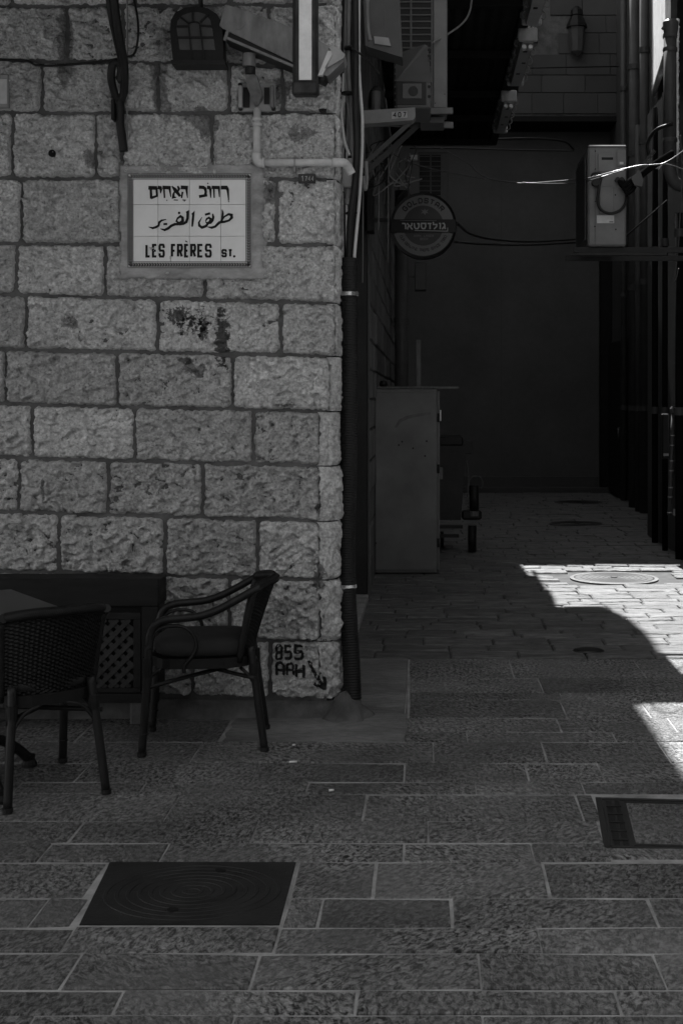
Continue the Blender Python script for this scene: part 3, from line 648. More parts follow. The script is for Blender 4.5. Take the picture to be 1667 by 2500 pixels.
# lantern with arched glass
ln_ = thing('wall_lantern', 'black lantern with arched leaded glass hanging beside the camera housing', 'lantern', tuple(at(482, 160, W0 - .2)))
lc = at(482, 88, W0 - .24); K = (W0 - .24) / F
def arch(u, v): return at(u, v, W0 - .24)
out = [arch(423, 158), arch(416, 80), arch(417, 50), arch(428, 31), arch(450, 19), arch(478, 15), arch(508, 20), arch(530, 34), arch(543, 56), arch(546, 158)]
MB().prism(out, (0, .09, 0)).build('body', 'iron', ln_)
ing = [arch(440, 122), arch(432, 70), arch(434, 52), arch(446, 38), arch(466, 31), arch(484, 30), arch(502, 35), arch(514, 50), arch(518, 66), arch(526, 122)]
MB().prism([p + Vector((0, -.004, 0)) for p in ing], (0, .003, 0)).build('pane', 'amber', ln_)
for a, b in [((462, 62), (470, 150)), ((489, 60), (500, 150)), ((434, 66), (462, 66)), ((489, 64), (519, 66)), ((436, 93), (524, 93)), ((472, 31), (472, 56)), ((440, 42), (461, 58)), ((508, 38), (490, 56))]:
    MB().bar(arch(*a) + Vector((0, -.010, 0)), arch(*b) + Vector((0, -.010, 0)), .006, .010).build('glazing_bar', 'iron', ln_)
MB().tube([arch(462 + 13.5 * (1 - math.cos(t)), 62 - 7 * math.sin(t)) + Vector((0, -.010, 0)) for t in [k * math.pi / 8 for k in range(9)]], .004, 6).build('glazing_bar', 'iron', ln_)
MB().prism([arch(420, 150) + Vector((0, -.03, 0)), arch(550, 150) + Vector((0, -.03, 0)), arch(552, 160) + Vector((0, -.03, 0)), arch(422, 160) + Vector((0, -.03, 0))], (0, .12, 0)).build('base_rail', 'iron', ln_)
MB().tube([arch(482, 16) + Vector((0, .1, 0)), arch(480, -70) + Vector((0, .1, 0))], .012).build('hanger', 'iron', ln_)

# large camera housing on its mount
cmr = thing('camera_housing', 'long grey surveillance camera housing tilted on a wall mount above the pipe', 'security camera', tuple(at(630, 265, W0)))
c0 = lambda u, v, dy=.26: at(u, v, W0 - dy)
MB().prism([c0(549, 15), c0(536, 62), c0(545, 70), c0(716, 152), c0(800, 186), c0(838, 150), c0(816, 118), c0(716, 68), c0(640, 40), c0(556, 12)], (0, .15, 0)).build('sun_shield', 'cammetal', cmr)
MB().prism([c0(556, 74, .25), c0(550, 96, .25), c0(716, 166, .25), c0(790, 196, .25), c0(800, 180, .25), c0(716, 140, .25)], (0, .13, 0)).build('body', 'darkpl', cmr)
MB().bar(c0(552, 92, .262), c0(716, 162, .262), .018, .012).build('side_rail', 'cammetal', cmr)
MB().bar(c0(557, 76, .262), c0(549, 99, .262), .022, .014).build('end_clip', 'cammetal', cmr)
MB().prism([c0(800, 124, .28), c0(776, 184, .28), c0(787, 184, .28), c0(812, 132, .28), c0(808, 124, .28)], (0, .19, 0)).build('front_bezel', 'pvc', cmr)
MB().prism([c0(802, 114, .28), c0(822, 114, .28), c0(842, 132, .28), c0(838, 142, .28), c0(792, 168, .28), c0(812, 131, .28)], (0, .19, 0)).build('hood', 'greypl', cmr)
MB().lathe([(.030, 0), (.030, .004), (.012, .006)], c0(583, 57, .263), 'Y', 10).build('cap_screw', 'cammetal', cmr)
MB().lathe([(.033, -.05), (.033, 0.012)], c0(608, 138, .20), 'Z', 16).build('swivel', 'cammetal', cmr)
MB().lathe([(.026, -.03), (.026, .03)], c0(611, 168, .19), 'Z', 16).build('collar', 'darkpl', cmr)
MB().prism([c0(598, 182, .23), c0(626, 182, .23), c0(640, 230, .13), c0(630, 258, .06), c0(622, 258, .06), c0(604, 214, .16)], (0, .06, 0)).build('arm', 'cammetal', cmr)
MB().span(tuple(at(582, 272, W0 - .045)), tuple(at(674, 204, W0 - .025)), .004).build('wall_plate', 'greypl', cmr)
MB().span(tuple(at(594, 262, W0 - .052)), tuple(at(610, 214, W0 - .046))).build('slot', 'iron', cmr); MB().span(tuple(at(645, 254, W0 - .052)), tuple(at(658, 214, W0 - .046))).build('slot', 'iron', cmr)
MB().span(tuple(at(660, 262, W0 - .080)), tuple(at(670, 212, W0 - .046)), .003).build('cable_clip', 'cammetal', cmr); MB().span(tuple(at(582, 262, W0 - .080)), tuple(at(594, 212, W0 - .046)), .003).build('cable_clip', 'greypl', cmr)
for u, v in ((587, 208), (668, 266), (588, 266)): MB().lathe([(.011, -.010), (.011, 0)], at(u, v, W0 - .046), 'Y', 10).build('bolt', 'iron', cmr)

# projecting light box seen edge-on
lb = thing('light_box', 'narrow upright light box with a pale lit strip between dark sides', 'light box', tuple(at(745, 232, 5.9)))
Yb = 6.12; b0 = lambda u, v, d=0: at(u, v, Yb + d)
MB().span(tuple(b0(714, 230)), tuple(at(776, -420, Yb + .40)) if False else (b0(776, 0).x, Yb + .05, b0(0, -160).z), .012).build('housing', 'drainmetal', lb)
MB().span((b0(730, 0).x, Yb - .008, b0(0, 196).z), (b0(761, 0).x, Yb - .001, b0(0, -160).z), .002).build('face_strip', 'lampface', lb)
MB().span((b0(712.5, 0).x, Yb - .012, b0(0, 233).z), (b0(777.5, 0).x, Yb + .055, b0(0, 197).z), .012).build('end_cap', 'drainmetal', lb)
for u in (722, 769): MB().span((b0(u - 1, 0).x, Yb - .004, b0(0, 196).z), (b0(u + 1, 0).x, Yb, b0(0, -160).z)).build('side_seam', 'iron', lb)
MB().bar((b0(745, 0).x, Yb + .02, b0(0, -150).z), (b0(745, 0).x, W0, b0(0, -150).z), .03, .03).build('wall_arm', 'iron', lb)

# white waste pipe
pp = thing('white_pipe', 'white plastic pipe dropping from the camera mount and turning to the corner', 'pipe', tuple(at(627, 397, W0)))
py = W0 - .075; r_ = .019
MB().tube([at(628, 268, py), at(627, 378, py)], r_, 14).build('upright', 'pvc', pp)
MB().tube([at(628, 264, py), at(628, 282, py)], .015, 12).build('reducer', 'pvc', pp)
for a, b in ((288, 296), (300, 309)): MB().tube([at(628, a, py), at(628, b, py)], .0245, 14).build('coupling', 'pvc', pp)
MB().tube(curve_pts([at(627, 374, py), at(627, 388, py), at(634, 397, py), at(646, 397, py)], 6), .023, 14).build('elbow', 'pvc', pp)
MB().tube([at(640, 397, py), at(815, 397, py)], r_, 14).build('horizontal_run', 'pvc', pp)
MB().tube([at(641, 397, py), at(646, 397, py)], .026, 14).build('coupling', 'pvc', pp)
MB().tube(curve_pts([at(812, 397, py), at(833, 397, py), at(843, 400, py + .02), at(852, 412, py + .05), at(858, 424, py + .06)], 6), .022, 14).build('bend', 'pvc', pp)
cl_ = MB(); cl_.tube([at(718, 397, py), at(722, 397, py)], .0225, 14); cl_.span(tuple(at(718, 420, py - .004)), tuple(at(724, 396, W0 - .02))); cl_.build('clamp', 'greypl', pp)

# old wall details: round socket, drilled hole
sk = thing('cable_socket', 'dark round socket set in the mortar under the light box', 'socket', tuple(at(788, 268, W0)))
MB().lathe([(.020, -.012), (.020, .0)], at(788, 268, W0 - .025), 'Y', 14).build('ring', 'darkpl', sk); MB().lathe([(.009, -.004), (.009, 0)], at(788, 268, W0 - .038), 'Y', 10).build('plug', 'ink', sk)
dh = thing('drain_spout', 'small round dark pipe end sunk in the stone left of the sign', 'pipe end', tuple(at(132, 377, W0 - .03)))
MB().lathe([(.019, -.030), (.019, .02)], at(132, 377, W0 - .018), 'Y', 16).build('pipe_end', 'ink', dh)
wc = MB().tube(curve_pts([at(-30, 146, W0 - .045), at(60, 148, W0 - .045), at(95, 160, W0 - .045), at(170, 158, W0 - .045), at(250, 150, W0 - .045), at(300, 140, W0 - .05), at(330, 128, W0 - .045), at(338, 60, W0 - .045), at(322, -30, W0 - .045)], 6), .006, 6).build('wall_wire', 'bcable')
tag(wc, 'thin black wire stapled along the upper course past the iron bracket', 'wire')

# stencilled paint on the lowest corner stone
gvs, gps = [], []
for gm in (STONES['graffiti'].data, STONES['quoin'].data):
    nb = len(gvs); gvs += [v.co.copy() for v in gm.vertices]; gps += [[nb + k for k in p.vertices] for p in gm.polygons]
bv = BVHTree.FromPolygons(gvs, gps)
def g3(x, y, d=0.0):
    p = at(640 + x * .16582, 1540 + y * .16582, W0 - .3); dr = (p - Vector((0, 0, H))).normalized()
    p2 = at(640 + x * .16582, 1540 + y * .16582, W0 - .03)
    h_ = bv.ray_cast(Vector((p2.x, W0 - .3, p2.z)), Vector((0, 1, 0)))
    yy = h_[0].y if h_[0] is not None else W0 - .03
    return Vector((p2.x, yy - .0055 - d, p2.z))
gr = MB()
def dense(pts, wd):
    out_, ws = [], []
    for i, (a, b) in enumerate(zip(pts, pts[1:])):
        n_ = max(2, int(math.hypot(b[0] - a[0], b[1] - a[1]) / 5))
        for k in range(n_): out_.append((a[0] + (b[0] - a[0]) * k / n_, a[1] + (b[1] - a[1]) * k / n_)); ws.append(wd * rnd.uniform(.82, 1.15))
    out_.append(pts[-1]); ws.append(wd)
    for off in (-.28, .28):                                                # two narrow passes follow the rough face
        ribbon(gr, [(x + off * wd * .6, y + off * wd * .6) for x, y in out_], [q_ * .95 for q_ in ws], g3, .0002 + EPS[0]); EPS[0] = (EPS[0] + .00012) % .0012
def gl(ch, x0, x1, y0, y1, wd, sh=0):
    for st in glyph(ch): dense([(x0 + wd / 2 + p[0] * (x1 - x0 - wd), y0 + wd / 2 + p[1] * (y1 - y0 - wd) + sh * p[0]) for p in st], wd)
gl('8', 200, 305, 205, 425, 30); gl('5', 325, 445, 205, 415, 32); gl('5', 465, 612, 205, 425, 34)
gl('A', 198, 335, 450, 665, 32); gl('A', 350, 472, 465, 665, 30); gl('H', 488, 630, 475, 690, 34, 14)
dense([(690, 450), (760, 600), (860, 770), (900, 850)], 44); dense([(770, 780), (840, 830), (905, 860)], 40); dense([(910, 690), (920, 780), (910, 870)], 42)
gobj = tag(gr.build('stencil_graffiti', 'paint', None, False), 'black stencilled graffiti 855 AAH with an arrow on the lowest corner stone', 'graffiti')

# black corrugated conduit down the corner, with steel clamps
cd = thing('corrugated_conduit', 'thick black corrugated conduit running down the stone corner to the ground', 'conduit', tuple(at(856, 1710, 6.5)))
path = curve_pts([at(851, 630, 6.55), at(852, 900, 6.55), at(850, 1150, 6.56), at(846, 1330, 6.56), at(848, 1450, 6.52), at(856, 1590, 6.47), at(861, 1708, 6.42)], 60)
dd_, rr_ = [], []
step = 0; ns = 2 * 190
tot = [0.0]
for a, b in zip(path, path[1:]): tot.append(tot[-1] + (b - a).length)
def along(s_):
    for i in range(len(tot) - 1):
        if tot[i + 1] >= s_: return path[i].lerp(path[i + 1], (s_ - tot[i]) / max(1e-9, tot[i + 1] - tot[i]))
    return path[-1]
npt = 170 * 4
for i in range(npt + 1):
    dd_.append(along(tot[-1] * i / npt)); rr_.append(.0435 + (.0035 if (i % 4) in (1, 2) else 0))
MB().tube(dd_, rr_, 14).build('ribbed_tube', 'rubber', cd)
for v, u in ((718, 852), (1431, 846)):
    m_ = MB(); Yc = 6.55 if v < 1000 else 6.53; m_.lathe([(.0485, -.011), (.051, -.009), (.051, .009), (.0485, .011)], at(u, v, Yc), 'Z', 20); m_.build('clamp', 'chrome', cd)
    MB().bar(at(u - 24, v, Yc), at(u - 14, v, Yc), .014, .006).build('clamp_strap', 'galv', cd)

# cable bundle above the conduit
cb = thing('cable_bundle', 'bundle of black, grey and white cables tied down the building corner', 'cables', tuple(at(855, 640, 6.5)))
def cab(pts, r, m): MB().tube(curve_pts([at(u, v, Yc) for u, v, Yc in pts], 8), r, 8).build('cable', m, cb)
cab([(866, -60, 6.50), (868, 120, 6.50), (867, 250, 6.49), (871, 360, 6.48), (866, 450, 6.48), (855, 540, 6.50), (851, 660, 6.55)], .0175, 'bcable')
cab([(853, -60, 6.55), (851, 100, 6.55), (852, 200, 6.55), (858, 300, 6.56), (852, 640, 6.58)], .011, 'gcable')
cab([(876, -60, 6.56), (876, 150, 6.55), (880, 230, 6.54), (884, 290, 6.53), (883, 380, 6.53), (876, 500, 6.52), (867, 600, 6.52), (863, 660, 6.55)], .0085, 'wcable')
cab([(840, -60, 6.58), (837, 120, 6.58), (834, 200, 6.57), (836, 300, 6.56), (843, 350, 6.55), (852, 372, 6.55), (856, 400, 6.55)], .0095, 'bcable')
cab([(843, -60, 6.62), (846, 180, 6.60), (848, 260, 6.59), (851, 330, 6.58), (853, 420, 6.58), (852, 640, 6.58)], .010, 'gcable')
cab([(839, 180, 6.57), (835, 250, 6.56), (834, 285, 6.55), (840, 340, 6.53), (853, 380, 6.53)], .008, 'wcable')
cab([(846, -60, 6.57), (842, 160, 6.57), (846, 230, 6.56), (854, 300, 6.56), (860, 400, 6.57)], .008, 'gcable')
cab([(861, -60, 6.57), (858, 110, 6.55), (861, 250, 6.56), (866, 420, 6.58), (858, 620, 6.58)], .010, 'bcable')
cab([(844, 250, 6.58), (843, 330, 6.58), (841, 450, 6.58), (842, 640, 6.60)], .005, 'bcable')
cab([(895, -60, 6.9), (897, 60, 6.9), (903, 100, 6.9)], .012, 'gcable')
cab([(886, 430, 6.6), (891, 462, 6.62), (895, 440, 6.65), (893, 395, 6.7)], .010, 'gcable')
cab([(858, 118, 6.47), (880, 132, 6.46), (900, 150, 6.6), (925, 178, 6.9)], .006, 'bcable')
for v, u, r_ in ((118, 858, .036), (228, 848, .030), (521, 859, .030)): MB().lathe([(r_, -.006), (r_ + .003, -.004), (r_ + .003, .004), (r_, .006)], at(u, v, 6.53), 'Z', 14).build('cable_tie', 'ink', cb)
MB().span(tuple(at(840, 462, 6.60)), tuple(at(860, 386, 6.53)), .004).build('junction_box', 'greypl', cb)
MB().lathe([(.016, 0), (.019, .03), (.016, .035), (.019, .07), (.016, .09)], at(850, 500, 6.58), 'Z', 14).build('gland', 'greypl', cb)
# ================================================================== HANGING IN THE ALLEY, LEFT SIDE
bx = thing('number_beam', 'white square tube end marked 407 sticking out from the cables', 'beam', tuple(at(950, 300, 7.3)))
Y4 = 7.3
MB().prism([at(880, 270, Y4), at(1013, 262, Y4), at(1014, 285, Y4), at(1008, 293, Y4), at(880, 303, Y4)], (0, .10, 0)).build('tube_end', 'acwhite', bx)
MB().prism([at(956, 273, Y4 - .003), at(993, 271, Y4 - .003), at(994, 287, Y4 - .003), at(956, 290, Y4 - .003)], (0, .002, 0)).build('sticker', 'greypl', bx)
m_ = MB()
for ch, a, b in (('4', 959, 968), ('0', 971, 979), ('7', 983, 991)): letter(m_, ch, a, b, 273 + (991 - b) * .03, 286 + (991 - b) * .05, 2.4, lambda x, y, d=0: at(x, y, Y4 - .0042 - d))
m_.build('digits', 'ink', bx, False)

ac = thing('air_conditioner', 'grey air conditioner unit with slotted grille on angle brackets above the 407 tube', 'air conditioner', tuple(at(1030, 268, 8.6)))
YA = 8.6; a0 = lambda u, v, d=0: at(u, v, YA + d)
zt = a0(0, -150).z
MB().span((a0(960, 0).x, YA + .03, a0(0, 266).z), (a0(1092, 0).x, YA + .34, zt), .006).build('casing', 'acgrey', ac)
MB().span((a0(1057, 0).x, YA, a0(0, 264).z), (a0(1090, 0).x, YA + .029, zt), .006).build('side_panel', 'acwhite', ac)
MB().span((a0(962, 0).x, YA + .012, a0(0, 264).z), (a0(1055, 0).x, YA + .028, zt), .003).build('grille_back', 'ink', ac)
for v in range(-142, 262, 16): MB().span((a0(962, 0).x, YA + .002, a0(0, v + 4).z), (a0(1055, 0).x, YA + .011, a0(0, v).z), .002).build('grille_slat', 'acgrey', ac)
for u in (1003, 1054): MB().span((a0(u - 2.2, 0).x, YA - .003, a0(0, 264).z), (a0(u + 2.2, 0).x, YA + .0015, zt)).build('grille_post', 'acgrey', ac)
MB().span((a0(1025, 0).x, YA + .05, a0(0, 296).z), (a0(1084, 0).x, YA + .30, a0(0, 281).z), .003).build('drain_tray', 'acgrey', ac)
for u, v in ((1062, 252), (1085, 230)): MB().lathe([(.004, -.002), (.004, 0)], a0(u, v), 'Y', 8).build('screw', 'ink', ac)
abk = thing('bracket_frame', 'pair of steel angle brackets bracing the left air conditioner', 'bracket', tuple(at(960, 330, 8.5)))
MB().bar(a0(1000, 273, -.02), a0(1105, 271, -.02), .035, .04).build('arm', 'galv', abk); MB().bar(a0(900, 300, .36), a0(1106, 306, .36), .035, .042).build('arm', 'galv', abk)
MB().bar(a0(884, 405, -.02), a0(1018, 284, -.02), .030, .012, (0, 1, 0)).build('strut', 'galv', abk); MB().bar(a0(890, 424, .3), a0(1020, 306, .3), .036, .014, (0, 1, 0)).build('strut', 'acgrey', abk)
MB().bar(a0(886, 408, 0), a0(886, 300, 0), .03, .012).build('wall_leg', 'galv', abk)

jb = thing('meter_box', 'dusty grey electrical box hung askew beside the cables', 'electrical box', tuple(at(935, 130, 7.4)))
j0 = lambda u, v, d=0: at(u, v, 7.4 + d)
MB().prism([j0(884, -60), j0(972, -60), j0(982, 140), j0(892, 112)], (0, .20, 0)).build('case', 'acgrey', jb)
MB().prism([j0(893, -60, -.006), j0(936, -60, -.006), j0(940, 96, -.006), j0(896, 84, -.006)], (0, .005, 0)).build('window', 'amber', jb)
MB().prism([j0(912, 88, -.012), j0(948, 92, -.012), j0(954, 112, -.012), j0(914, 106, -.012)], (0, .011, 0)).build('latch', 'greypl', jb)

c2 = thing('front_camera', 'grey surveillance camera facing the street above the 407 tube', 'security camera', tuple(at(1000, 262, 7.7)))
k0 = lambda u, v, d=0: at(u, v, 7.7 + d)
MB().prism([k0(966, 132, .35), k0(1036, 108, .35), k0(1044, 112, .35), k0(1053, 200), k0(966, 198)], (0, .08, -.005)).build('hood', 'acgrey', c2)
MB().span((k0(966, 0).x, 7.7, k0(0, 264).z), (k0(1051, 0).x, 8.1, k0(0, 197).z), .010).build('case', 'acgrey', c2)
MB().span((k0(968, 0).x, 7.694, k0(0, 256).z), (k0(1040, 0).x, 7.699, k0(0, 201).z), .002).build('front_bezel', 'darkpl', c2)
MB().span((k0(982, 0).x, 7.690, k0(0, 242).z), (k0(1030, 0).x, 7.6935, k0(0, 204).z), .002).build('pane', 'glass', c2)
MB().lathe([(.030, 0), (.026, .004)], k0(1008, 222, -.014), 'Y', 16).build('lens', 'darkpl', c2)
for v in (122, 137, 152, 167, 212, 236): MB().lathe([(.010, -.004), (.010, 0)], k0(1047, v, .0 if v > 200 else .2), 'Y', 10).build('vent_hole', 'ink', c2)
MB().tube([k0(1000, 262, .15), k0(990, 280, .2), k0(900, 290, .3)], .02).build('mount_arm', 'greypl', c2)
dc = thing('dome_light', 'dull bulkhead lamp behind the 407 tube', 'lamp', tuple(at(915, 262, 7.7)))
MB().lathe([(.05, 0), (.05, .05), (.04, .11), (.015, .14)], at(918, 266, 7.75), 'Z', 16).build('shade', 'darkpl', dc); MB().lathe([(.028, -.02), (.03, .07), (.028, .10)], at(917, 264, 7.68), 'Z', 14).build('bulb_cover', 'amber', dc)

# tangled thin wires below
tg = thing('wire_tangle', 'tangle of thin dark wires hanging below the left brackets', 'wires', tuple(at(930, 430, 9)))
for k in range(16):
    u, v = rnd.uniform(905, 1010), rnd.uniform(330, 400); Yk = rnd.uniform(9.0, 10.6)
    MB().tube(curve_pts([at(u, v, Yk), at(u + rnd.uniform(-30, 20), v + rnd.uniform(10, 50), Yk), at(u + rnd.uniform(-40, 10), v + rnd.uniform(40, 90), Yk), at(u + rnd.uniform(-30, 40), v + rnd.uniform(20, 110), Yk)], 6), rnd.uniform(.003, .007), 5).build('wire', rnd.choice(['bcable', 'gcable', 'bcable']), tg)
MB().span(tuple(at(1003, 392, 9.6)), tuple(at(1018, 378, 9.55))).build('tape_flag', 'greypl', tg)
for u, v1_, v2_, Yk in ((948, 355, 640, 9.8), (925, 380, 560, 9.2), (886, 440, 690, 8.8)): MB().tube([at(u, v1_, Yk), at(u - 1, v2_, Yk)], .006, 6).build('wire', 'gcable', tg)

a2 = thing('wall_cooler', 'distant air conditioner with a barred grille above the round sign', 'air conditioner', tuple(at(1050, 520, 14)))
YB = 14.0; b0 = lambda u, v, d=0: at(u, v, YB + d)
MB().span((b0(1020, 0).x, YB + .02, b0(0, 522).z), (b0(1094, 0).x, YB + .35, b0(0, 370).z), .01).build('casing', 'acgrey', a2)
MB().span((b0(1022, 0).x, YB + .006, b0(0, 518).z), (b0(1077, 0).x, YB + .019, b0(0, 378).z)).build('grille_back', 'ink', a2)
for v in range(381, 520, 12): MB().span((b0(1022, 0).x, YB - .004, b0(0, v + 1.6).z), (b0(1077, 0).x, YB + .005, b0(0, v).z)).build('grille_slat', 'acgrey', a2)
for u in (1022, 1051, 1077): MB().span((b0(u - 1.8, 0).x, YB - .012, b0(0, 518).z), (b0(u + 1.8, 0).x, YB - .005, b0(0, 378).z)).build('grille_post', 'acgrey', a2)
MB().bar(b0(985, 520, .1), b0(1094, 524, .1), .05, .05).build('shelf', 'galv', a2)

# lamps under the canopy edge
la = thing('canopy_lamp', 'dusty strip lamp under the canopy edge, middle one of the row', 'strip lamp', (0, 0, 0), 'strip lamps along the canopy edge', local=True)
MB().span((-.085, -.80, .0), (.085, .80, .055), .015).build('housing', 'greypl', la)
MB().prism([(-.070, -.79, -.002), (.070, -.79, -.002), (.050, -.79, -.075), (-.050, -.79, -.075)], (0, 1.58, 0)).build('diffuser', 'diffuser', la)
for s_ in (-1, 1): MB().span((-.088, s_ * .80 - .02, -.07), (.088, s_ * .80 + .02, .058), .012).build('end_cap', 'greypl', la)
for k in range(5):
    for s_ in (-1, 1):
        yk = -.64 + k * .32; MB().tube([(s_ * .075, yk, .01), (s_ * .105, yk, -.01), (s_ * .110, yk, -.045), (s_ * .085, yk, -.065), (s_ * .070, yk, -.055)], .007, 6).build('clip', 'galv', la)
for yk, xk in ((-.5, .0), (-.1, .015), (.3, -.01)): MB().span((xk - .018, yk - .02, -.079), (xk + .018, yk + .02, -.0745)).build('vent_slot', 'iron', la)
for x_ in (-.028, .028): MB().lathe([(.020, 0), (.024, .05), (.018, .09)], (x_, -.76, -.10), 'Y', 10).build('lamp_holder', 'lampface', la)
labs = ['dusty strip lamp under the canopy edge, middle one of the row', 'dusty strip lamp at the dark far end of the row under the canopy', 'pale strip lamp cut off by the top of the picture']
for i, (Yl, xl, zl) in enumerate(((12.25, .900, 4.93), (14.55, .875, 4.93), (10.15, .895, 4.93))):
    o = la if i == 0 else copy_tree(la); o.location = (xl, Yl, zl); o['label'] = labs[i]

# round beer sign
bs = thing('round_sign', 'round dark bar sign with a black band of Hebrew lettering', 'sign', tuple(at(1033, 640, 10)))
YS = 10.0; KS = YS / F; cS = at(1033, 551, YS)
def ring(mb, r0, r1, a0_, a1_, y_, n=48):
    prev = None
    for i in range(n + 1):
        a = a0_ + (a1_ - a0_) * i / n; p = [mb.b.verts.new(cS + Vector((r * KS * math.cos(a), y_, r * KS * math.sin(a)))) for r in (r0, r1)]
        if prev: mb.b.faces.new((prev[0], prev[1], p[1], p[0]))
        prev = p
MB().lathe([(76 * KS, 0), (81 * KS, -.005), (81 * KS, .095), (76 * KS, .10)], cS, 'Y', 64).build('drum', 'signblack', bs)
m_ = MB(); ring(m_, 49, 74, math.asin(16 / 74.), math.pi - math.asin(16 / 74.), -.0065); ring(m_, 49, 74, math.pi + math.asin(20 / 74.), 2 * math.pi - math.asin(20 / 74.), -.0065); m_.build('gold_ring', 'signgold', bs, False)
m_ = MB(); m_.lathe([(49 * KS, 0), (49 * KS, .002)], cS + Vector((0, -.0072, 0)), 'Y', 48); m_.build('disc', 'signdark', bs)
MB().span((cS.x - 79 * KS, YS - .012, cS.z - 17 * KS), (cS.x + 79 * KS, YS - .0055, cS.z + 15 * KS), .001).build('band', 'signblack', bs)
t3 = lambda x, y, d=0: at(930 + x * .12755, 460 + y * .12755, YS - .0135 - d)
m_ = MB()
for st in [[(1168, 672), (1200, 668), (1212, 690), (1222, 780)], [(1205, 730), (1165, 780)], [(1105, 668), (1132, 672), (1128, 780)], [(995, 640), (1000, 690), (1064, 690), (1060, 730), (1010, 778)], [(885, 672), (960, 672)], [(935, 672), (935, 780)],
           [(760, 670), (850, 670), (852, 730), (830, 770), (790, 770), (770, 735), (765, 670)], [(632, 665), (640, 740), (660, 770), (700, 770), (722, 735), (722, 675), (690, 672)], [(495, 665), (600, 785)], [(590, 660), (585, 705), (560, 722)], [(505, 785), (510, 745), (535, 715)], [(400, 670), (455, 672), (468, 695), (468, 780)]]:
    EPS[0] = (EPS[0] + .00012) % .0012; ribbon(m_, st, 27, t3, EPS[0])
m_.build('hebrew_lettering', 'signwhite', bs, False)
m_ = MB(); ribbon(m_, [(365, 612), (1060, 618)], 9, t3); m_.build('upper_line', 'signgold', bs, False)
m_ = MB(); ribbon(m_, [(640, 806), (1270, 818), (1272, 750)], 12, t3); m_.build('lower_line', 'signwhite', bs, False)
m_ = MB()
star = [(835, 380), (852, 425), (905, 400), (875, 445), (910, 480), (860, 468), (835, 510), (812, 468), (760, 482), (795, 445), (765, 402), (818, 425)]
m_.b.faces.new([m_.b.verts.new(at(930 + x * .12755, 460 + y * .12755, YS - .0085)) for x, y in star])
tw = lambda x, y, d=0: at(930 + x * .12755, 460 + y * .12755, YS - .0082 - d)
x = 622
for ch in 'DARK LAGER':
    if ch != ' ': letter(m_, ch, x, x + 32, 885, 928, 8, tw)
    x += 39
x = 745
for ch in 'BEER': letter(m_, ch, x, x + 32, 945, 990, 8, tw); x += 39
m_.build('small_lettering', 'signgold', bs, False)
def arc_text(txt, rad, a_mid, da, hgt, wd_, flip):
    n_ = len(txt)
    for i, ch in enumerate(txt):
        if ch == ' ': continue
        a = a_mid + (i - (n_ - 1) / 2) * da * (1 if flip else -1)
        def to3(x, y, d=0, a=a):
            rr = rad - (y - .5) * hgt if not flip else rad + (y - .5) * hgt
            tx_ = (x - .5) * hgt * .8 * (1 if not flip else 1)
            # tangent: clockwise along the top, anticlockwise along the bottom
            ta = Vector((math.sin(a), 0, -math.cos(a))) if not flip else Vector((-math.sin(a), 0, math.cos(a)))
            return cS + Vector((math.cos(a), 0, math.sin(a))) * rr * KS + ta * tx_ * KS + Vector((0, -.0078 - d, 0))
        m_ = MB(); letter(m_, ch, 0, 1, 0, 1, wd_, to3); m_.build('ring_letter', 'ink', bs, False)
arc_text('GOLDSTAR', 61, math.pi / 2, .235, 14, .24, False)
arc_text('OUR GENUINE TASTE SINCE 1950', 60, 1.5 * math.pi, .082, 7.2, .2, True)
MB().bar(cS + Vector((-.27, .05, .05)), (-.5, YS + .05, cS.z + .05), .03, .03).build('wall_arm', 'iron', bs); MB().span((-.485, YS - .05, cS.z - .05), (-.43, YS + .15, cS.z + .35), .004).build('wall_box', 'iron', bs)

dpz = thing('drain_pipe', 'dark vertical drain pipe on the left alley wall behind the round sign', 'drain pipe', (-.40, 15.5, 0), 'drain pipes')
MB().tube([(-.33, 15.6, 0), (-.33, 15.6, 4.2)], .085, 14).build('pipe_run', 'pipe', dpz)
for z in (1.2, 2.6, 3.9): MB().lathe([(.095, -.03), (.095, .03)], (-.33, 15.6, z), 'Z', 14).build('collar', 'pipe', dpz)
wbx = thing('wall_box', 'flat grey box on the wall beneath the round sign', 'wall box', tuple(at(1030, 712, 15.9)))
MB().span(tuple(at(1012, 712, 15.9)), tuple(at(1040, 640, 15.7)), .01).build('box_case', 'pipe', wbx); MB().bar(at(985, 676, 15.85), at(1013, 676, 15.85), .03, .03).build('arm', 'pipe', wbx)

# ================================================================== STANDING IN THE ALLEY
cbn = thing('metal_cabinet', 'tall painted steel cabinet standing on the alley paving', 'cabinet', (-.2, 11.6, 0.02))
cx0, cx1, cz = -.49, .083, 1.715
MB().span((cx0, 11.60, .022), (cx1, 12.15, cz), .010).build('body', 'cabinet', cbn)
MB().span((cx0 + .005, 11.586, .05), (cx1 - .012, 11.599, cz - .03), .005).build('front_panel', 'cabinet', cbn)
dr = MB().span((cx1 + .002, 11.63, .05), (cx1 + .022, 12.13, cz - .02), .005).build('door', 'cabinet', cbn)
MB().span((cx1 + .023, 11.67, .88), (cx1 + .05, 11.70, .99), .004).build('handle', 'galv', dr)
MB().span((cx1 + .023, 11.64, 1.42), (cx1 + .036, 11.67, 1.52), .003).build('door_tag', 'litter', dr)
for z in (.30, .98, 1.45): MB().tube([(cx1 + .008, 11.61, z - .04), (cx1 + .008, 11.61, z + .04)], .012, 8).build('hinge', 'iron', dr)
for x, z in ((-.27, 1.20), (-.24, 1.23), (-.015, 1.235), (-.03, 1.10), (-.48, .30), (-.14, 1.17)): MB().lathe([(.009, -.0012), (.009, 0)], (x, 11.585, z), 'Y', 8).build('rust_spot', 'iron', cbn)
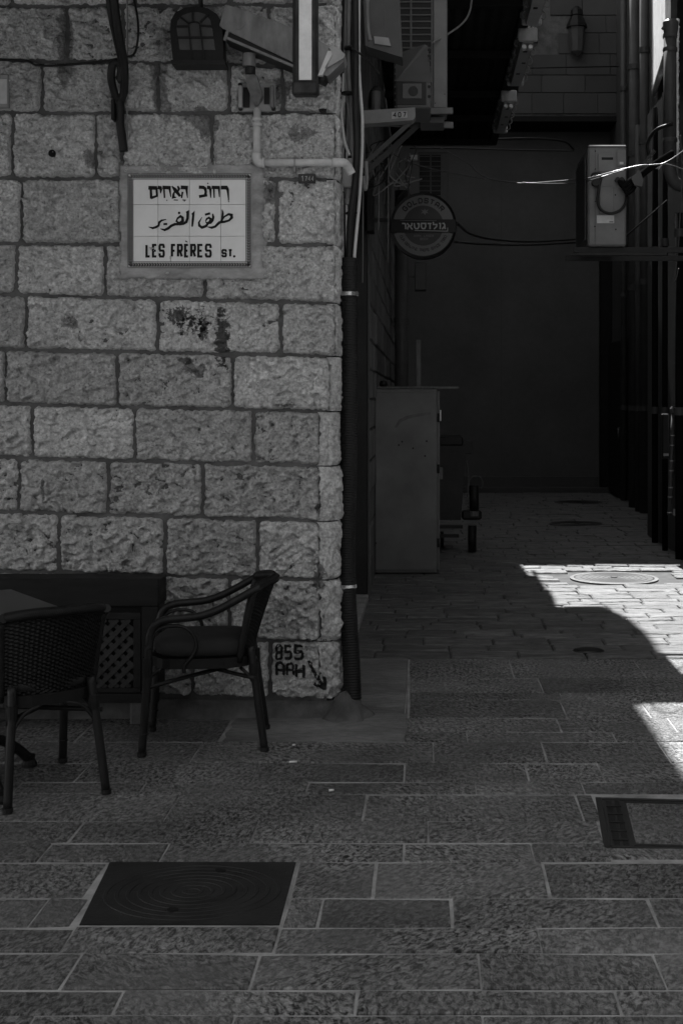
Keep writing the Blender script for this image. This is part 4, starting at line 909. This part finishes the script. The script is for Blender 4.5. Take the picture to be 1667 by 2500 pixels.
arcp = [(-.30, 1.36), (-.26, 1.42), (-.19, 1.455), (-.10, 1.475), (.02, 1.49)]
m_ = MB(); ribbon(m_, [(x, z) for x, z in arcp], [.02, .03, .03, .028, .02], lambda x, y, d=0: Vector((x, 11.5845, y))); m_.build('scuff_mark', 'galv', cbn, False)
tag(MB().span((-.48, 11.75, 1.718), (.285, 11.95, 1.738), .003).build('plank', 'palewood'), 'weathered plank lying across the cabinet top and overhanging it', 'plank')
tag(MB().span((-.118, 12.30, .015), (-.072, 12.34, 2.20), .004).build('timber_post', 'palewood'), 'narrow pale timber standing upright behind the cabinet', 'timber')
tag(MB().lathe([(.03, 0), (.04, .02), (.03, .05), (.012, .06)], (-.42, 11.85, 1.739), 'Z', 12).build('knob_lump', 'iron'), 'small dark lump lying on top of the cabinet', 'fitting')

wb = thing('waste_bin', 'dark wheeled metal waste bin half hidden behind the cabinet', 'waste bin', (.1, 13.3, 0))
MB().prism([(-.42, 13.2, .36), (.34, 13.2, .36), (.40, 13.2, 1.14), (-.42, 13.2, 1.14)], (0, .75, 0)).build('body', 'bin', wb)
MB().prism([(-.35, 13.195, .44), (.24, 13.195, .44), (.29, 13.195, 1.06), (-.35, 13.195, 1.06)], (0, -.012, 0)).build('side_panel', 'bin', wb)
MB().span((-.43, 13.17, 1.141), (.36, 13.98, 1.23), .01).build('rim', 'iron', wb)
for z, x1_ in ((.285, .36), (.19, .32)): MB().bar((-.42, 13.25, z), (x1_, 13.25, z), .04, .035).build('frame_rail', 'bin', wb)
MB().bar((.07, 13.25, .20), (.07, 13.25, .35), .05, .04).build('frame_post', 'bin', wb)
MB().tube([(.46, 13.25, .02), (.46, 13.25, .30)], .045, 12).build('leg', 'iron', wb); MB().span((.35, 13.2, .36), (.56, 13.32, .46), .02).build('jack_block', 'iron', wb); MB().tube([(.48, 13.25, .45), (.48, 13.25, .72)], .05, 12).build('jack_tube', 'iron', wb)
MB().lathe([(.065, 0), (.068, .03), (.066, .05)], (.48, 13.25, .40), 'Z', 14).build('steel_collar', 'galv', wb)
MB().tube([Vector((.50 + .075 * math.cos(t), 13.25, .74 + .08 * math.sin(t))) for t in [k * math.pi / 8 for k in range(-2, 11)]], .006, 6).build('loop_handle', 'galv', wb)
MB().span((.36, 13.2, 1.05), (.46, 13.26, 1.19), .01).build('lug', 'bin', wb); MB().tube(curve_pts([(.40, 13.2, .98), (.42, 13.2, .85), (.415, 13.2, .70), (.41, 13.2, .60)], 4), .006, 6).build('chain', 'galv', wb)
for x_ in (-.3, .15): MB().lathe([(.06, -.02), (.09, -.016), (.09, .016), (.06, .02)], (x_, 13.8, .09), 'X', 16).build('wheel', 'iron', wb)

# covers in the ground
def ring_cover(name, cx, cy, r, label, m, rim='joint'):
    t_ = thing(name, label, 'manhole cover', (cx, cy, 0), 'round covers down the alley')
    MB().lathe([(r + .04, -.02), (r + .04, .012), (r + .004, .013), (r + .004, -.02)], (cx, cy, 0), 'Z', 48).build('frame', rim, t_)
    MB().lathe([(r, -.02), (r, .012), (r * .97, .016)], (cx, cy, 0), 'Z', 48).build('lid', m, t_)
    for k in range(1, 7):
        q_ = r * k / 7.3; MB().lathe([(q_ + .010, .0155), (q_ + .008, .0185), (q_ - .008, .0185), (q_ - .010, .0155)], (cx, cy, 0), 'Z', 40).build('raised_ring', m, t_)
    MB().lathe([(.03, .0165), (.03, .024)], (cx, cy, 0), 'Z', 12).build('boss', m, t_)
castlit = mat('sunlit_iron_cover', .028, .6, .2, 9, .4, 60, .003); M['castlit'] = castlit  # paler copy of the cast iron, lightened for the cover in the sun
ring_cover('manhole_cover', 1.67, 11.37, .355, 'grey round ringed manhole cover in the sunlit patch', 'castlit', 'cobble')
ring_cover('manhole_cover', 1.93, 16.4, .34, 'dark round manhole cover nearer than the one by the back wall', 'cast', 'bed')
ring_cover('manhole_cover', 2.36, 19.9, .34, 'dark round manhole cover farthest down the alley', 'cast', 'bed')
sq = thing('square_cover', 'black square iron cover with concentric rings set in the paving', 'manhole cover', (-.78, 4.1, 0))
MB().prism([(-1.069, 3.843, .002), (-.447, 3.843, .002), (-.451, 4.377, .002), (-1.107, 4.377, .002)], (0, 0, -.05)).build('frame', 'joint', sq)
MB().prism([(-1.062, 3.850, .006), (-.453, 3.850, .006), (-.457, 4.370, .006), (-1.100, 4.370, .006)], (0, 0, -.04)).build('plate', 'cast', sq)
for k in range(1, 9):
    q_ = .034 * k - .008; kx, ky = 1.06, .86
    for rr in (q_,):
        m_ = MB(); n_ = 48; rings_ = [[], [], [], []]
        for i in range(n_):
            a = i * 2 * math.pi / n_
            for j, (dr_, zz) in enumerate(((.007, .0055), (.005, .0082), (-.005, .0082), (-.007, .0055))): rings_[j].append(m_.b.verts.new((-.765 + (rr + dr_) * kx * math.cos(a), 4.11 + (rr + dr_) * ky * math.sin(a), zz)))
        for a_, b_ in zip(rings_, rings_[1:]):
            for i in range(n_): m_.b.faces.new((a_[i], a_[(i + 1) % n_], b_[(i + 1) % n_], b_[i]))
        m_.build('raised_ring', 'cast', sq)
for x, y in ((-.705, 4.285), (-.80, 3.955)): MB().lathe([(.018, .008), (.018, .0105)], (x, y, 0), 'Z', 10).build('key_hole', 'ink', sq)
gt = thing('paved_tray_cover', 'steel framed inspection cover filled with a paving stone', 'inspection cover', (.632, 4.515, 0)); gt.rotation_euler = (0, 0, R(-4.5))
MB().span((.628, 4.51, -.05), (1.39, 5.10, .002)).build('tray', 'iron', gt)
for lo, hi in (((.628, 4.515, -.05), (.652, 5.09, .006)), ((1.366, 4.515, -.05), (1.39, 5.09, .006)), ((.653, 4.515, -.05), (1.365, 4.537, .006)), ((.653, 5.068, -.05), (1.365, 5.09, .006))): MB().span(lo, hi, .002).build('frame_bar', 'iron', gt)
for lo, hi in (((.664, 4.55, -.05), (.690, 5.055, .003)), ((.698, 4.55, -.05), (.722, 5.055, .003)), ((.735, 4.548, -.05), (1.33, 4.562, .003)), ((.735, 5.04, -.05), (1.33, 5.055, .003))): MB().span(lo, hi, .002).build('inner_bar', 'ink', gt)
for k in range(5): MB().span((.664, 4.60 + k * .095, .0032), (.722, 4.612 + k * .095, .006)).build('rib', 'iron', gt)
slab(.738, 1.34, 4.566, 5.036, .006, gt, 'slab', 'paving_infill', gap=.004, tilt=.001)
tag(MB().lathe([(.10, -.01), (.10, .014), (.075, .020)], (1.02, 8.05, 0), 'Z', 16).build('drain_hole', 'ink'), 'small dark drain hole sunk among the setts', 'drain')
for i, (u, v, ln__, lab) in enumerate(((706, 1868, .035, 'white cigarette end lying on the paving before the chair'), (803, 1938, .02, 'pale crumb of litter on the paving right of the chair'), (714, 1826, .012, 'tiny pale scrap near the wall foot'))):
    x, y = gnd(u, v); tag(MB().tube([(x, y, .014), (x + ln__, y + .004, .014)], .005, 6).build('litter', 'litter'), lab, 'litter', 'litter on the paving')

# ================================================================== RIGHT SIDE OF THE ALLEY
ra = thing('side_air_conditioner', 'white air conditioner seen from its side on the right wall, rim lit by the sun', 'air conditioner', tuple(at(1480, 600, 9.5)))
YR = 9.5; r0 = lambda u, v, d=0: at(u, v, YR + d)
X0, X1, ZB, ZT = r0(1434, 0).x, r0(1528, 0).x, r0(0, 601).z, r0(0, 357).z
MB().span((X0, YR, ZB), (X1, YR + .70, ZT), .014).build('casing', 'acwhite', ra)
MB().span((X0 - .012, YR + .10, ZB + .06), (X0 - .001, YR + .66, ZT - .06), .004).build('fan_grille', 'acgrey', ra)
MB().span((X0 + .002, YR - .010, ZT - .012), (X1 - .002, YR + .02, ZT + .008), .006).build('top_lip', 'acwhite', ra)
for u0_, u1_, v0_, v1_, m__ in ((1458, 1500, 374, 420, 'acwhite'), (1504, 1527, 365, 406, 'acwhite'), (1462, 1497, 456, 522, 'acwhite')): MB().span((r0(u0_, 0).x, YR - .012, r0(0, v1_).z), (r0(u1_, 0).x, YR - .001, r0(0, v0_).z), .004).build('access_panel', m__, ra)
MB().span((r0(1467, 0).x, YR - .014, r0(0, 391).z), (r0(1495, 0).x, YR - .0125, r0(0, 385).z)).build('handle_slot', 'ink', ra)
MB().span((r0(1511, 0).x, YR - .014, r0(0, 402).z), (r0(1520, 0).x, YR - .0125, r0(0, 396).z)).build('label', 'paper', ra)
MB().span((r0(1456, 0).x, YR - .004, r0(0, 545).z), (r0(1498, 0).x, YR - .001, r0(0, 526).z)).build('label', 'paper', ra)
MB().span((r0(1486, 0).x, YR - .0055, r0(0, 543).z), (r0(1496, 0).x, YR - .0042, r0(0, 541).z)).build('label_mark', 'ink', ra)
for u in (1451,): MB().span((r0(u, 0).x, YR - .003, ZB + .01), (r0(u + 1.2, 0).x, YR - .0005, ZT - .02)).build('seam', 'acgrey', ra)
for u, v in ((1452, 369), (1452, 413), (1452, 492), (1451, 553), (1501, 476), (1502, 560), (1478, 460)): MB().lathe([(.006, -.003), (.006, 0)], r0(u, v), 'Y', 8).build('screw', 'ink', ra)
MB().lathe([(.030, -.05), (.030, 0)], r0(1452, 447), 'Y', 14).build('valve', 'darkpl', ra)
for u in (1505, 1515): MB().lathe([(.018, -.04), (.018, 0)], r0(u, 440), 'Y', 12).build('valve', 'darkpl', ra)
MB().tube(curve_pts([r0(1466, 432, -.02), r0(1461, 460, -.05), r0(1458, 490, -.06), r0(1466, 512, -.06), r0(1488, 521, -.06), r0(1512, 514, -.06), r0(1526, 495, -.04), r0(1530, 470, 0.)], 6), .011, 8).build('power_lead', 'bcable', ra)
MB().tube(curve_pts([r0(1443, 430, -.02), r0(1448, 424, -.03), r0(1462, 424, -.03), r0(1472, 432, -.02)], 5), .009, 8).build('hose', 'bcable', ra)
for k in range(3): MB().tube(curve_pts([r0(1508 + k * 6, 440, -.02), r0(1520 + k * 4, 455 + k * 8, -.08), r0(1536 + k * 3, 440 + k * 12, -.02), r0(1560, 425 + k * 6, .2), r0(1590, 402 + k * 5, .4), r0(1640, 370 + k * 5, .6)], 6), .016, 8).build('insulated_pipe', 'matte', ra)
MB().prism([r0(1540, 435, -.03), r0(1560, 414, -.03), r0(1570, 440, -.03), r0(1566, 455, -.03), r0(1548, 452, -.03)], (0, .05, 0)).build('pipe_wrap', 'acgrey', ra)
rs = thing('wall_shelf', 'dark steel shelf bracket carrying the side air conditioner', 'bracket', (X0, YR, ZB - .1))
for dy_, z_ in ((.06, ZB - .022), (.62, ZB - .022)): MB().bar((X0 - .10, YR + dy_, z_), (2.62, YR + dy_, z_), .035, .04).build('arm', 'iron', rs)
MB().prism([(X0 - .14, YR - .02, ZB - .07), (X1 + .3, YR - .02, ZB - .07), (X1 + .3, YR - .02, ZB - .05), (X0 - .06, YR - .02, ZB - .05)], (0, .06, 0)).build('front_rail', 'iron', rs)
MB().tube([r0(1500, 600, .05), at(1626, 489, 12.2)], .007, 8).build('tie_rod', 'matte', rs)

rp = thing('capped_pipe', 'fat grey vent pipe with a cowl at the edge of the picture, edges sunlit', 'vent pipe', tuple(at(1636, 480, 12.3)))
YP = 12.35; p0 = lambda u, v, d=0: at(u, v, YP + d)
rp_ = 15.5 * YP / F
MB().tube([p0(1634.5, 400), p0(1634.5, 84)], rp_, 24).build('pipe_run', 'pipe', rp)
for v in (88, 122, 342): MB().lathe([(rp_ + .007, -.02), (rp_ + .010, 0), (rp_ + .007, .02)], p0(1634.5, v), 'Z', 24).build('collar', 'pipe', rp)
MB().lathe([(rp_ + .002, -.10), (rp_ + .012, -.02), (rp_ + .015, .03), (rp_ - .01, .055), (.01, .066)], p0(1636, 62), 'Z', 24).build('cowl', 'pipe', rp)
MB().prism([p0(1615, 66, -.03), p0(1628, 52, -.03), p0(1634, 58, -.03), p0(1620, 70, -.03)], (0, .06, 0)).build('cowl_flap', 'pipe', rp)
MB().tube(curve_pts([p0(1634.5, 400), p0(1634.5, 420), p0(1645, 445), p0(1668, 455)], 5), rp_, 20).build('bend', 'pipe', rp)
# strip of pale metal caught by the sun
sp = thing('metal_bracket', 'slanting perforated metal bracket catching the sun above the cable', 'bracket', tuple(at(1580, 400, 11.9)))
MB().bar(at(1566, 402, 11.9), at(1596, 367, 11.95), .022, .010, (0, 1, 0)).build('flange', 'pipe', sp); MB().bar(at(1572, 404, 11.9), at(1600, 370, 11.95), .005, .02, (0, 1, 0)).build('web', 'pipe', sp)
sc_ = thing('cable_clamp', 'small pale clamp gripping the sunlit cables by the pipe', 'clamp', tuple(at(1612, 405, 12)))
MB().bar(at(1604, 412, 11.9), at(1620, 390, 11.9), .022, .03).build('jaw', 'pvc', sc_); MB().lathe([(.018, 0), (.022, .04)], at(1603, 412, 11.9), 'Z', 10).build('nut', 'pvc', sc_)

# more pipes of the right wall
dp_labels = ['thin dark pipe next to the far dark door on the right wall', 'dark pipe with a shoulder joint on the far right wall', 'grey pipe just left of the sunlit wall patch', 'dim pipe beside the side air conditioner', 'thin conduit on the nearer right wall beneath the sunlit patch', 'second thin conduit on the nearer right wall below the vent pipe', 'short pipe at the very edge of the picture beneath the vent pipe']
for i, (u, Yp, rr, zt_) in enumerate(((1521, 20.2, .05, 9), (1548, 18.9, .09, 9), (1572, 18.0, .07, 9), (1559, 18.3, .06, 5.6), (1600, 14.2, .035, 4.9), (1622, 13.5, .03, 4.9), (1658, 12.75, .045, 3.5))):
    t_ = thing('drain_pipe', dp_labels[i], 'drain pipe', ((u - U0) * Yp / F, Yp, 0), 'drain pipes')
    x_ = min((3.2 if Yp > 15 else 2.6) - rr - .02, (u - U0) * Yp / F)
    MB().tube([(x_, Yp, 0), (x_, Yp, zt_)], rr, 12).build('pipe_run', 'pipe' if Yp > 15 else 'matte', t_)
    for z in (1.5, 3.3, 5.3, 6.6)[:4 if zt_ > 7 else 2]: MB().lathe([(rr + .012, -.04), (rr + .012, .04)], (x_, Yp, z), 'Z', 12).build('collar', 'pipe', t_)
gp = thing('gas_pipe', 'thin jointed pipe with bright rings rising beside the right wall', 'pipe', tuple(at(1632, 1260, 12.9)))
MB().tube([at(1633, 1258, 12.9), at(1637, 1130, 12.9), at(1643, 1008, 12.9)], .022, 10).build('pipe_run', 'pipe', gp)
for v in (1063, 1087, 1125, 1149, 1190, 1213, 1251): MB().lathe([(.026, -.006), (.026, .006)], at(1643 - (v - 1008) * .04, v, 12.9), 'Z', 12).build('joint_ring', 'greypl', gp)
MB().lathe([(.03, 0), (.04, .04), (.02, .07)], at(1643, 1008, 12.9), 'Z', 12).build('cap', 'pipe', gp)
mb_ = thing('gas_meter', 'small dark meter with a pale foot beside the jointed pipe', 'meter', tuple(at(1630, 1250, 13)))
MB().span(tuple(at(1612, 1120, 13.0)), tuple(at(1632, 1010, 12.9)), .01).build('case', 'darkpl', mb_); MB().span(tuple(at(1641, 1258, 12.85)), tuple(at(1668, 1243, 12.8)), .006).build('foot', 'greypl', mb_); MB().span(tuple(at(1618, 1113, 12.89)), tuple(at(1631, 1107, 12.87))).build('label', 'greypl', mb_)
# wall lantern of the back building
wl = thing('far_lantern', 'dark hanging lantern on the far upper wall', 'lantern', tuple(at(1406, 130, 21.3)))
l0 = lambda u, v: at(u, v, 21.3)
MB().lathe([(.03, -.30), (.11, -.24), (.14, .12), (.15, .16)], l0(1407, 92), 'Z', 8).build('glass_body', 'amber', wl)
MB().lathe([(.18, 0), (.17, .05), (.12, .16), (.06, .25)], l0(1407, 68), 'Z', 8).build('hood', 'iron', wl)
MB().lathe([(.05, 0), (.11, .05), (.10, .14), (.04, .2)], l0(1407, 45), 'Z', 8).build('crown_finial', 'iron', wl)
MB().bar(l0(1407, 36), Vector((l0(1407, 36).x, 21.55, l0(1407, 36).z)), .03, .03).build('wall_arm', 'iron', wl)

# ================================================================== CABLES ACROSS THE ALLEY
def cable(pts, r, m, label, n=10): return tag(MB().tube(curve_pts(pts, n), r, 8).build('overhead_cable', m), label, 'cable', 'cables strung across the alley')
cable([at(950, 372, 9.6), at(1010, 400, 9.8), at(1090, 420, 12.5), at(1190, 438, 14.4), at(1270, 447, 14.2), at(1345, 443, 13.4), at(1405, 438, 12), at(1434, 435, 9.25), at(1500, 418, 9.2), at(1560, 404, 9.2), at(1620, 398, 9.2), at(1690, 352, 9.2)], .0045, 'lcable', 'sunlit cable sagging across the alley past the white unit')
cable([at(1060, 352, 11.6), at(1140, 398, 11.6), at(1175, 428, 11.6), at(1220, 441, 13.5), at(1330, 448, 13.4), at(1405, 446, 12), at(1440, 440, 9.25), at(1530, 413, 9.2), at(1602, 401, 9.2), at(1640, 404, 9.2), at(1690, 424, 9.2)], .004, 'lcable', 'second sunlit cable running just under the sagging one')
cable([at(1000, 346, 16), at(1060, 336, 16.5), at(1180, 340, 17), at(1300, 338, 17.5), at(1375, 345, 18), at(1400, 365, 18.2)], .016, 'bcable', 'upper thick black cable looping below the far lintel')
cable([at(1000, 362, 18), at(1100, 362, 18), at(1250, 366, 18), at(1400, 368, 18)], .012, 'bcable', 'lower straight black cable below the far lintel')
cable([at(1115, 545, 11), at(1150, 572, 13), at(1210, 585, 15), at(1300, 590, 16), at(1410, 584, 17)], .013, 'bcable', 'dark cable curving from the round sign to the shelf')
cable([at(1108, 590, 11), at(1180, 596, 14), at(1290, 598, 16), at(1410, 592, 17)], .012, 'bcable', 'lower dark cable from the round sign to the shelf')
cable([at(1056, 104, 8.5), at(1090, 85, 8.7), at(1130, 55, 9.0), at(1148, 20, 9.2), at(1152, -40, 9.4)], .0075, 'gcable', 'thin grey cable looping up from the slotted unit')
cable([at(1660, 330, 11), at(1664, 420, 11), at(1659, 520, 11), at(1655, 600, 11), at(1645, 688, 11), at(1656, 655, 11)], .005, 'lcable', 'thin sunlit wire dangling at the picture edge')
cable([at(1290, 166, 18), at(1400, 164, 19), at(1510, 162, 20)], .01, 'bcable', 'thin wire strung under the far lantern')
cable([at(1640, 302, 12.2), at(1600, 318, 12.3), at(1580, 350, 12.4), at(1585, 385, 12.4)], .018, 'bcable', 'black hose arching left of the vent pipe')
# ================================================================== CAFE FURNITURE
def make_chair(label):
    t = thing('wicker_chair', label, 'chair', (0, 0, 0), 'wicker cafe armchairs', local=True)
    rad = .0185
    for s in (-1, 1):
        y = s * .22
        leg = MB().tube(curve_pts([(.275, y, 0), (.262, y, .20), (.250, y, .40), (.244, y, .50)], 4), rad, 10).build('front_leg', 'cane', t)
        MB().lathe([(.021, .002), (.021, .02)], (.275, y, 0), 'Z', 10).build('foot_cap', 'darkpl', leg)
        for z in (.10, .29): MB().lathe([(.0200, -.004), (.0205, 0), (.0200, .004)], (.268 - z * .03, y, z), 'Z', 10).build('cane_node', 'cane', leg)
        MB().lathe([(.0215, -.045), (.0225, 0), (.0215, .045)], (.250, y, .40), 'Z', 10).build('binding', 'wicker', leg)
        MB().tube(curve_pts([(.244, y, .48), (.238, y, .545), (.213, y * 1.01, .592), (.165, y * 1.02, .612), (.10, y * 1.03, .618), (.02, y * 1.03, .626), (-.06, y * 1.02, .652), (-.14, y * 1.0, .692), (-.205, y * .98, .728), (-.25, y * .95, .75)], 6), rad, 10).build('arm', 'cane', t)
        lg = MB().tube(curve_pts([(-.272, s * .200, 0), (-.247, s * .185, .18), (-.222, s * .168, .36), (-.205, s * .160, .47)], 4), rad, 10).build('rear_leg', 'cane', t)
        MB().lathe([(.021, .002), (.021, .02)], (-.271, s * .199, 0), 'Z', 10).build('foot_cap', 'darkpl', lg)
        MB().lathe([(.022, -.03), (.023, 0), (.022, .03)], (-.221, s * .167, .37), 'Z', 10).build('binding', 'wicker', lg)
        MB().tube(curve_pts([(.235, y, .50), (.215, y, .555), (.17, y, .580), (.10, y, .580), (.055, y, .550), (.035, y, .50), (.045, y, .455), (.085, y, .405), (.088, y, .37)], 6), .0085, 8).build('arm_loop', 'cane', t)
        MB().tube(curve_pts([(.255, y, .30), (.245, y, .345), (.215, y * .99, .375), (.19, y * .98, .39)], 5), .008, 8).build('corner_brace', 'cane', t)
        MB().tube(curve_pts([(-.232, s * .175, .29), (-.20, s * .17, .34), (-.16, s * .15, .375)], 5), .008, 8).build('corner_brace', 'cane', t)
        MB().tube(curve_pts([(-.232, s * .175, .29), (-.225, s * .12, .36), (-.215, s * .05, .385)], 5), .008, 8).build('corner_brace', 'cane', t)
        MB().tube(curve_pts([(.255, s * .215, .305), (.05, s * .10, .335), (-.225, -s * .20, .335)], 6), .010, 8).build('cross_stretcher', 'cane', t)
    # woven seat, cushion
    def rr(a): return (.235 * math.copysign(abs(math.cos(a)) ** .6, math.cos(a)) + .01, .215 * math.copysign(abs(math.sin(a)) ** .6, math.sin(a)))
    m_ = MB(); m_.prism([(*rr(k * 2 * math.pi / 28), .385) for k in range(28)], (0, 0, .045)); m_.build('seat_rim', 'wicker', t)
    m_ = MB(); pr = [(.90, .432), (1.0, .445), (1.02, .470), (.99, .495), (.90, .510), (.5, .520)]
    rings = [[m_.b.verts.new((rr(k * 2 * math.pi / 28)[0] * q * .95, rr(k * 2 * math.pi / 28)[1] * q * .95, z)) for k in range(28)] for q, z in pr]
    for a, b in zip(rings, rings[1:]):
        for k in range(28): f = m_.b.faces.new((a[k], a[(k + 1) % 28], b[(k + 1) % 28], b[k])); f.smooth = True
    m_.b.faces.new(rings[-1]); m_.b.faces.new(rings[0][::-1]); m_.build('cushion', 'cushion', t)
    # woven back shell: strands run round it, over and under
    def back(s, t_):
        a = (s - .5) * 2
        y = a * (.183 + .022 * t_)
        x = -(.200 + .095 * t_ + .02 * t_ * t_) + (.045 + .045 * t_) * a * a
        top = .765 - .022 * abs(a) ** 3; z = .405 + (top - .405) * t_
        return Vector((x, y, z))
    nu, nv = 46, 44
    m_ = MB()
    def wv(s, t_):
        p = back(s, t_); i, j = round(s * nu), round(t_ * nv)
        return p + Vector((-1, 0, 0)) * (.0035 if (i // 2 + j) % 2 else -.0025)
    m_.grid(wv, nu, nv, False); solidify(m_.build('woven_back', 'wicker', t, False), .012)
    top = [back(k / 24, 1.0) for k in range(25)]
    MB().tube(top, .021, 10).build('top_roll', 'wicker', t)
    m_ = MB()
    for k in range(0, 60):
        s_ = (k + .5) / 60; p = back(s_, 1.0); q = back(min(1, s_ + .02), 1.0); d = (q - p).normalized() if (q - p).length > 1e-6 else Vector((0, 1, 0)); m_.tube([p + Vector((0, 0, .021)) - d * .006, p + Vector((-.021, 0, .006)) + d * .004, p + Vector((-.016, 0, -.014)) + d * .010], .0045, 5)
    tag(m_.build('roll_strands', 'wicker', t), kind='stuff')
    for s in (0, 1): MB().tube([back(s, k / 10) for k in range(11)], .016, 8).build('back_edge', 'wicker', t)
    return t
ch1 = make_chair('dark wicker armchair turned sideways with a cushion, against the stone wall')
ch1.location = (-1.036, 5.92, .006); ch1.rotation_euler = (0, 0, R(186.5))
ch2 = copy_tree(ch1); ch2['label'] = 'dark wicker armchair seen from behind, tucked under the table'
ch2.location = (-1.625, 5.22, .008); ch2.rotation_euler = (0, 0, R(126.4))

tb = thing('cafe_table', 'brown square cafe table on a black iron pedestal', 'table', (-1.97, 5.25, .006), local=True)
m_ = MB(); m_.span((-.36, -.36, .712), (.36, .36, .740), .008); o = m_.build('tabletop', 'tabletop', tb)
for lo, hi in (((-.34, -.34, .685), (.34, -.32, .711)), ((-.34, .32, .685), (.34, .34, .711)), ((-.34, -.319, .685), (-.32, .319, .711)), ((.32, -.319, .685), (.34, .319, .711))): MB().span(lo, hi).build('edge_rail', 'wood', tb)
MB().lathe([(.05, .10), (.03, .16), (.028, .60), (.05, .66), (.15, .684)], (0, 0, 0), 'Z', 16).build('pedestal', 'iron', tb)
for k in range(4):
    a = R(50 - 126.4 + 90 * k); d = Vector((math.cos(a), math.sin(a), 0))
    ft = MB().tube(curve_pts([d * .03 + Vector((0, 0, .15)), d * .12 + Vector((0, 0, .165)), d * .22 + Vector((0, 0, .14)), d * .30 + Vector((0, 0, .085)), d * .35 + Vector((0, 0, .035))], 5), [.022] * 20 + [.024], 8).build('foot', 'iron', tb)
    MB().lathe([(.034, 0), (.034, .012), (.024, .03), (.026, .05)], d * .355, 'Z', 12).build('toe', 'iron', ft)
tb.rotation_euler = (0, 0, R(126.4))

# low screen of lattice panels against the wall
ls = thing('lattice_screen', 'low dark wooden cupboard with diamond lattice doors against the wall', 'cupboard', (-2.3, 6.2, 0))
XR = -1.314; YF = 6.165; ZT_ = .735
sy = lambda v: H + (V0 - v) * YF / F
MB().span((-3.4, YF + .03, .195), (XR - .004, 6.335, ZT_ - .02), .004).build('carcass', 'ink', ls)
MB().span((-3.42, YF - .002, sy(1481)), (XR, 6.345, ZT_), .005).build('top_board', 'wood', ls)
MB().span((-3.42, YF, sy(1716)), (XR - .002, YF + .029, sy(1694)), .003).build('bottom_rail', 'wood', ls)
stx = [(-3.40, -3.33), (-2.42, -2.30), (-1.397, XR - .003)]
for a, b in stx: MB().span((a, YF, sy(1693.5)), (b, YF + .028, sy(1481.5)), .003).build('stile', 'wood', ls)
zl, zh = sy(1680), sy(1513)
for (a, b) in ((-2.296, -1.402), (-3.326, -2.424)):
    pn = MB()
    fr = 0.036
    pn.span((a, YF + .004, zh), (b, YF + .022, sy(1496)), .002); pn.span((a, YF + .004, sy(1692)), (b, YF + .022, zl), .002)
    pn.span((a, YF + .004, zl + .0005), (a + fr, YF + .022, zh - .0005), .002); pn.span((b - fr, YF + .004, zl + .0005), (b, YF + .022, zh - .0005), .002)
    door = pn.build('door', 'wood', ls)
    xa, xb = a + fr, b - fr; pitch = .0585; wd = .0225
    for sg_, yo in ((1, .010), (-1, .0155)):
        k = -12
        while k < 40:
            c = xa + k * pitch; k += 1
            # line x - c = sg*(z - zl)
            z0_, z1_ = zl, zh
            p, q = (c, z0_) if sg_ > 0 else (c + (zh - zl), z0_), (c + (zh - zl), z1_) if sg_ > 0 else (c, z1_)
            (px, pz), (qx, qz) = p, q
            lo_, hi_ = max(min(px, qx), xa), min(max(px, qx), xb)
            if hi_ - lo_ < .03: continue
            f_ = lambda x: pz + (qz - pz) * (x - px) / (qx - px)
            MB().bar((lo_, YF + yo, f_(lo_)), (hi_, YF + yo, f_(hi_)), wd, .005, (0, 1, 0)).build('lattice_slat', 'lattice', door)
for x_, y_ in ((-1.42, 6.27), (-2.36, 6.27), (-3.3, 6.27)): MB().span((x_ - .05, y_ - .05, 0), (x_ + .05, y_ + .05, .18), .012).build('foot', 'mortar', ls)
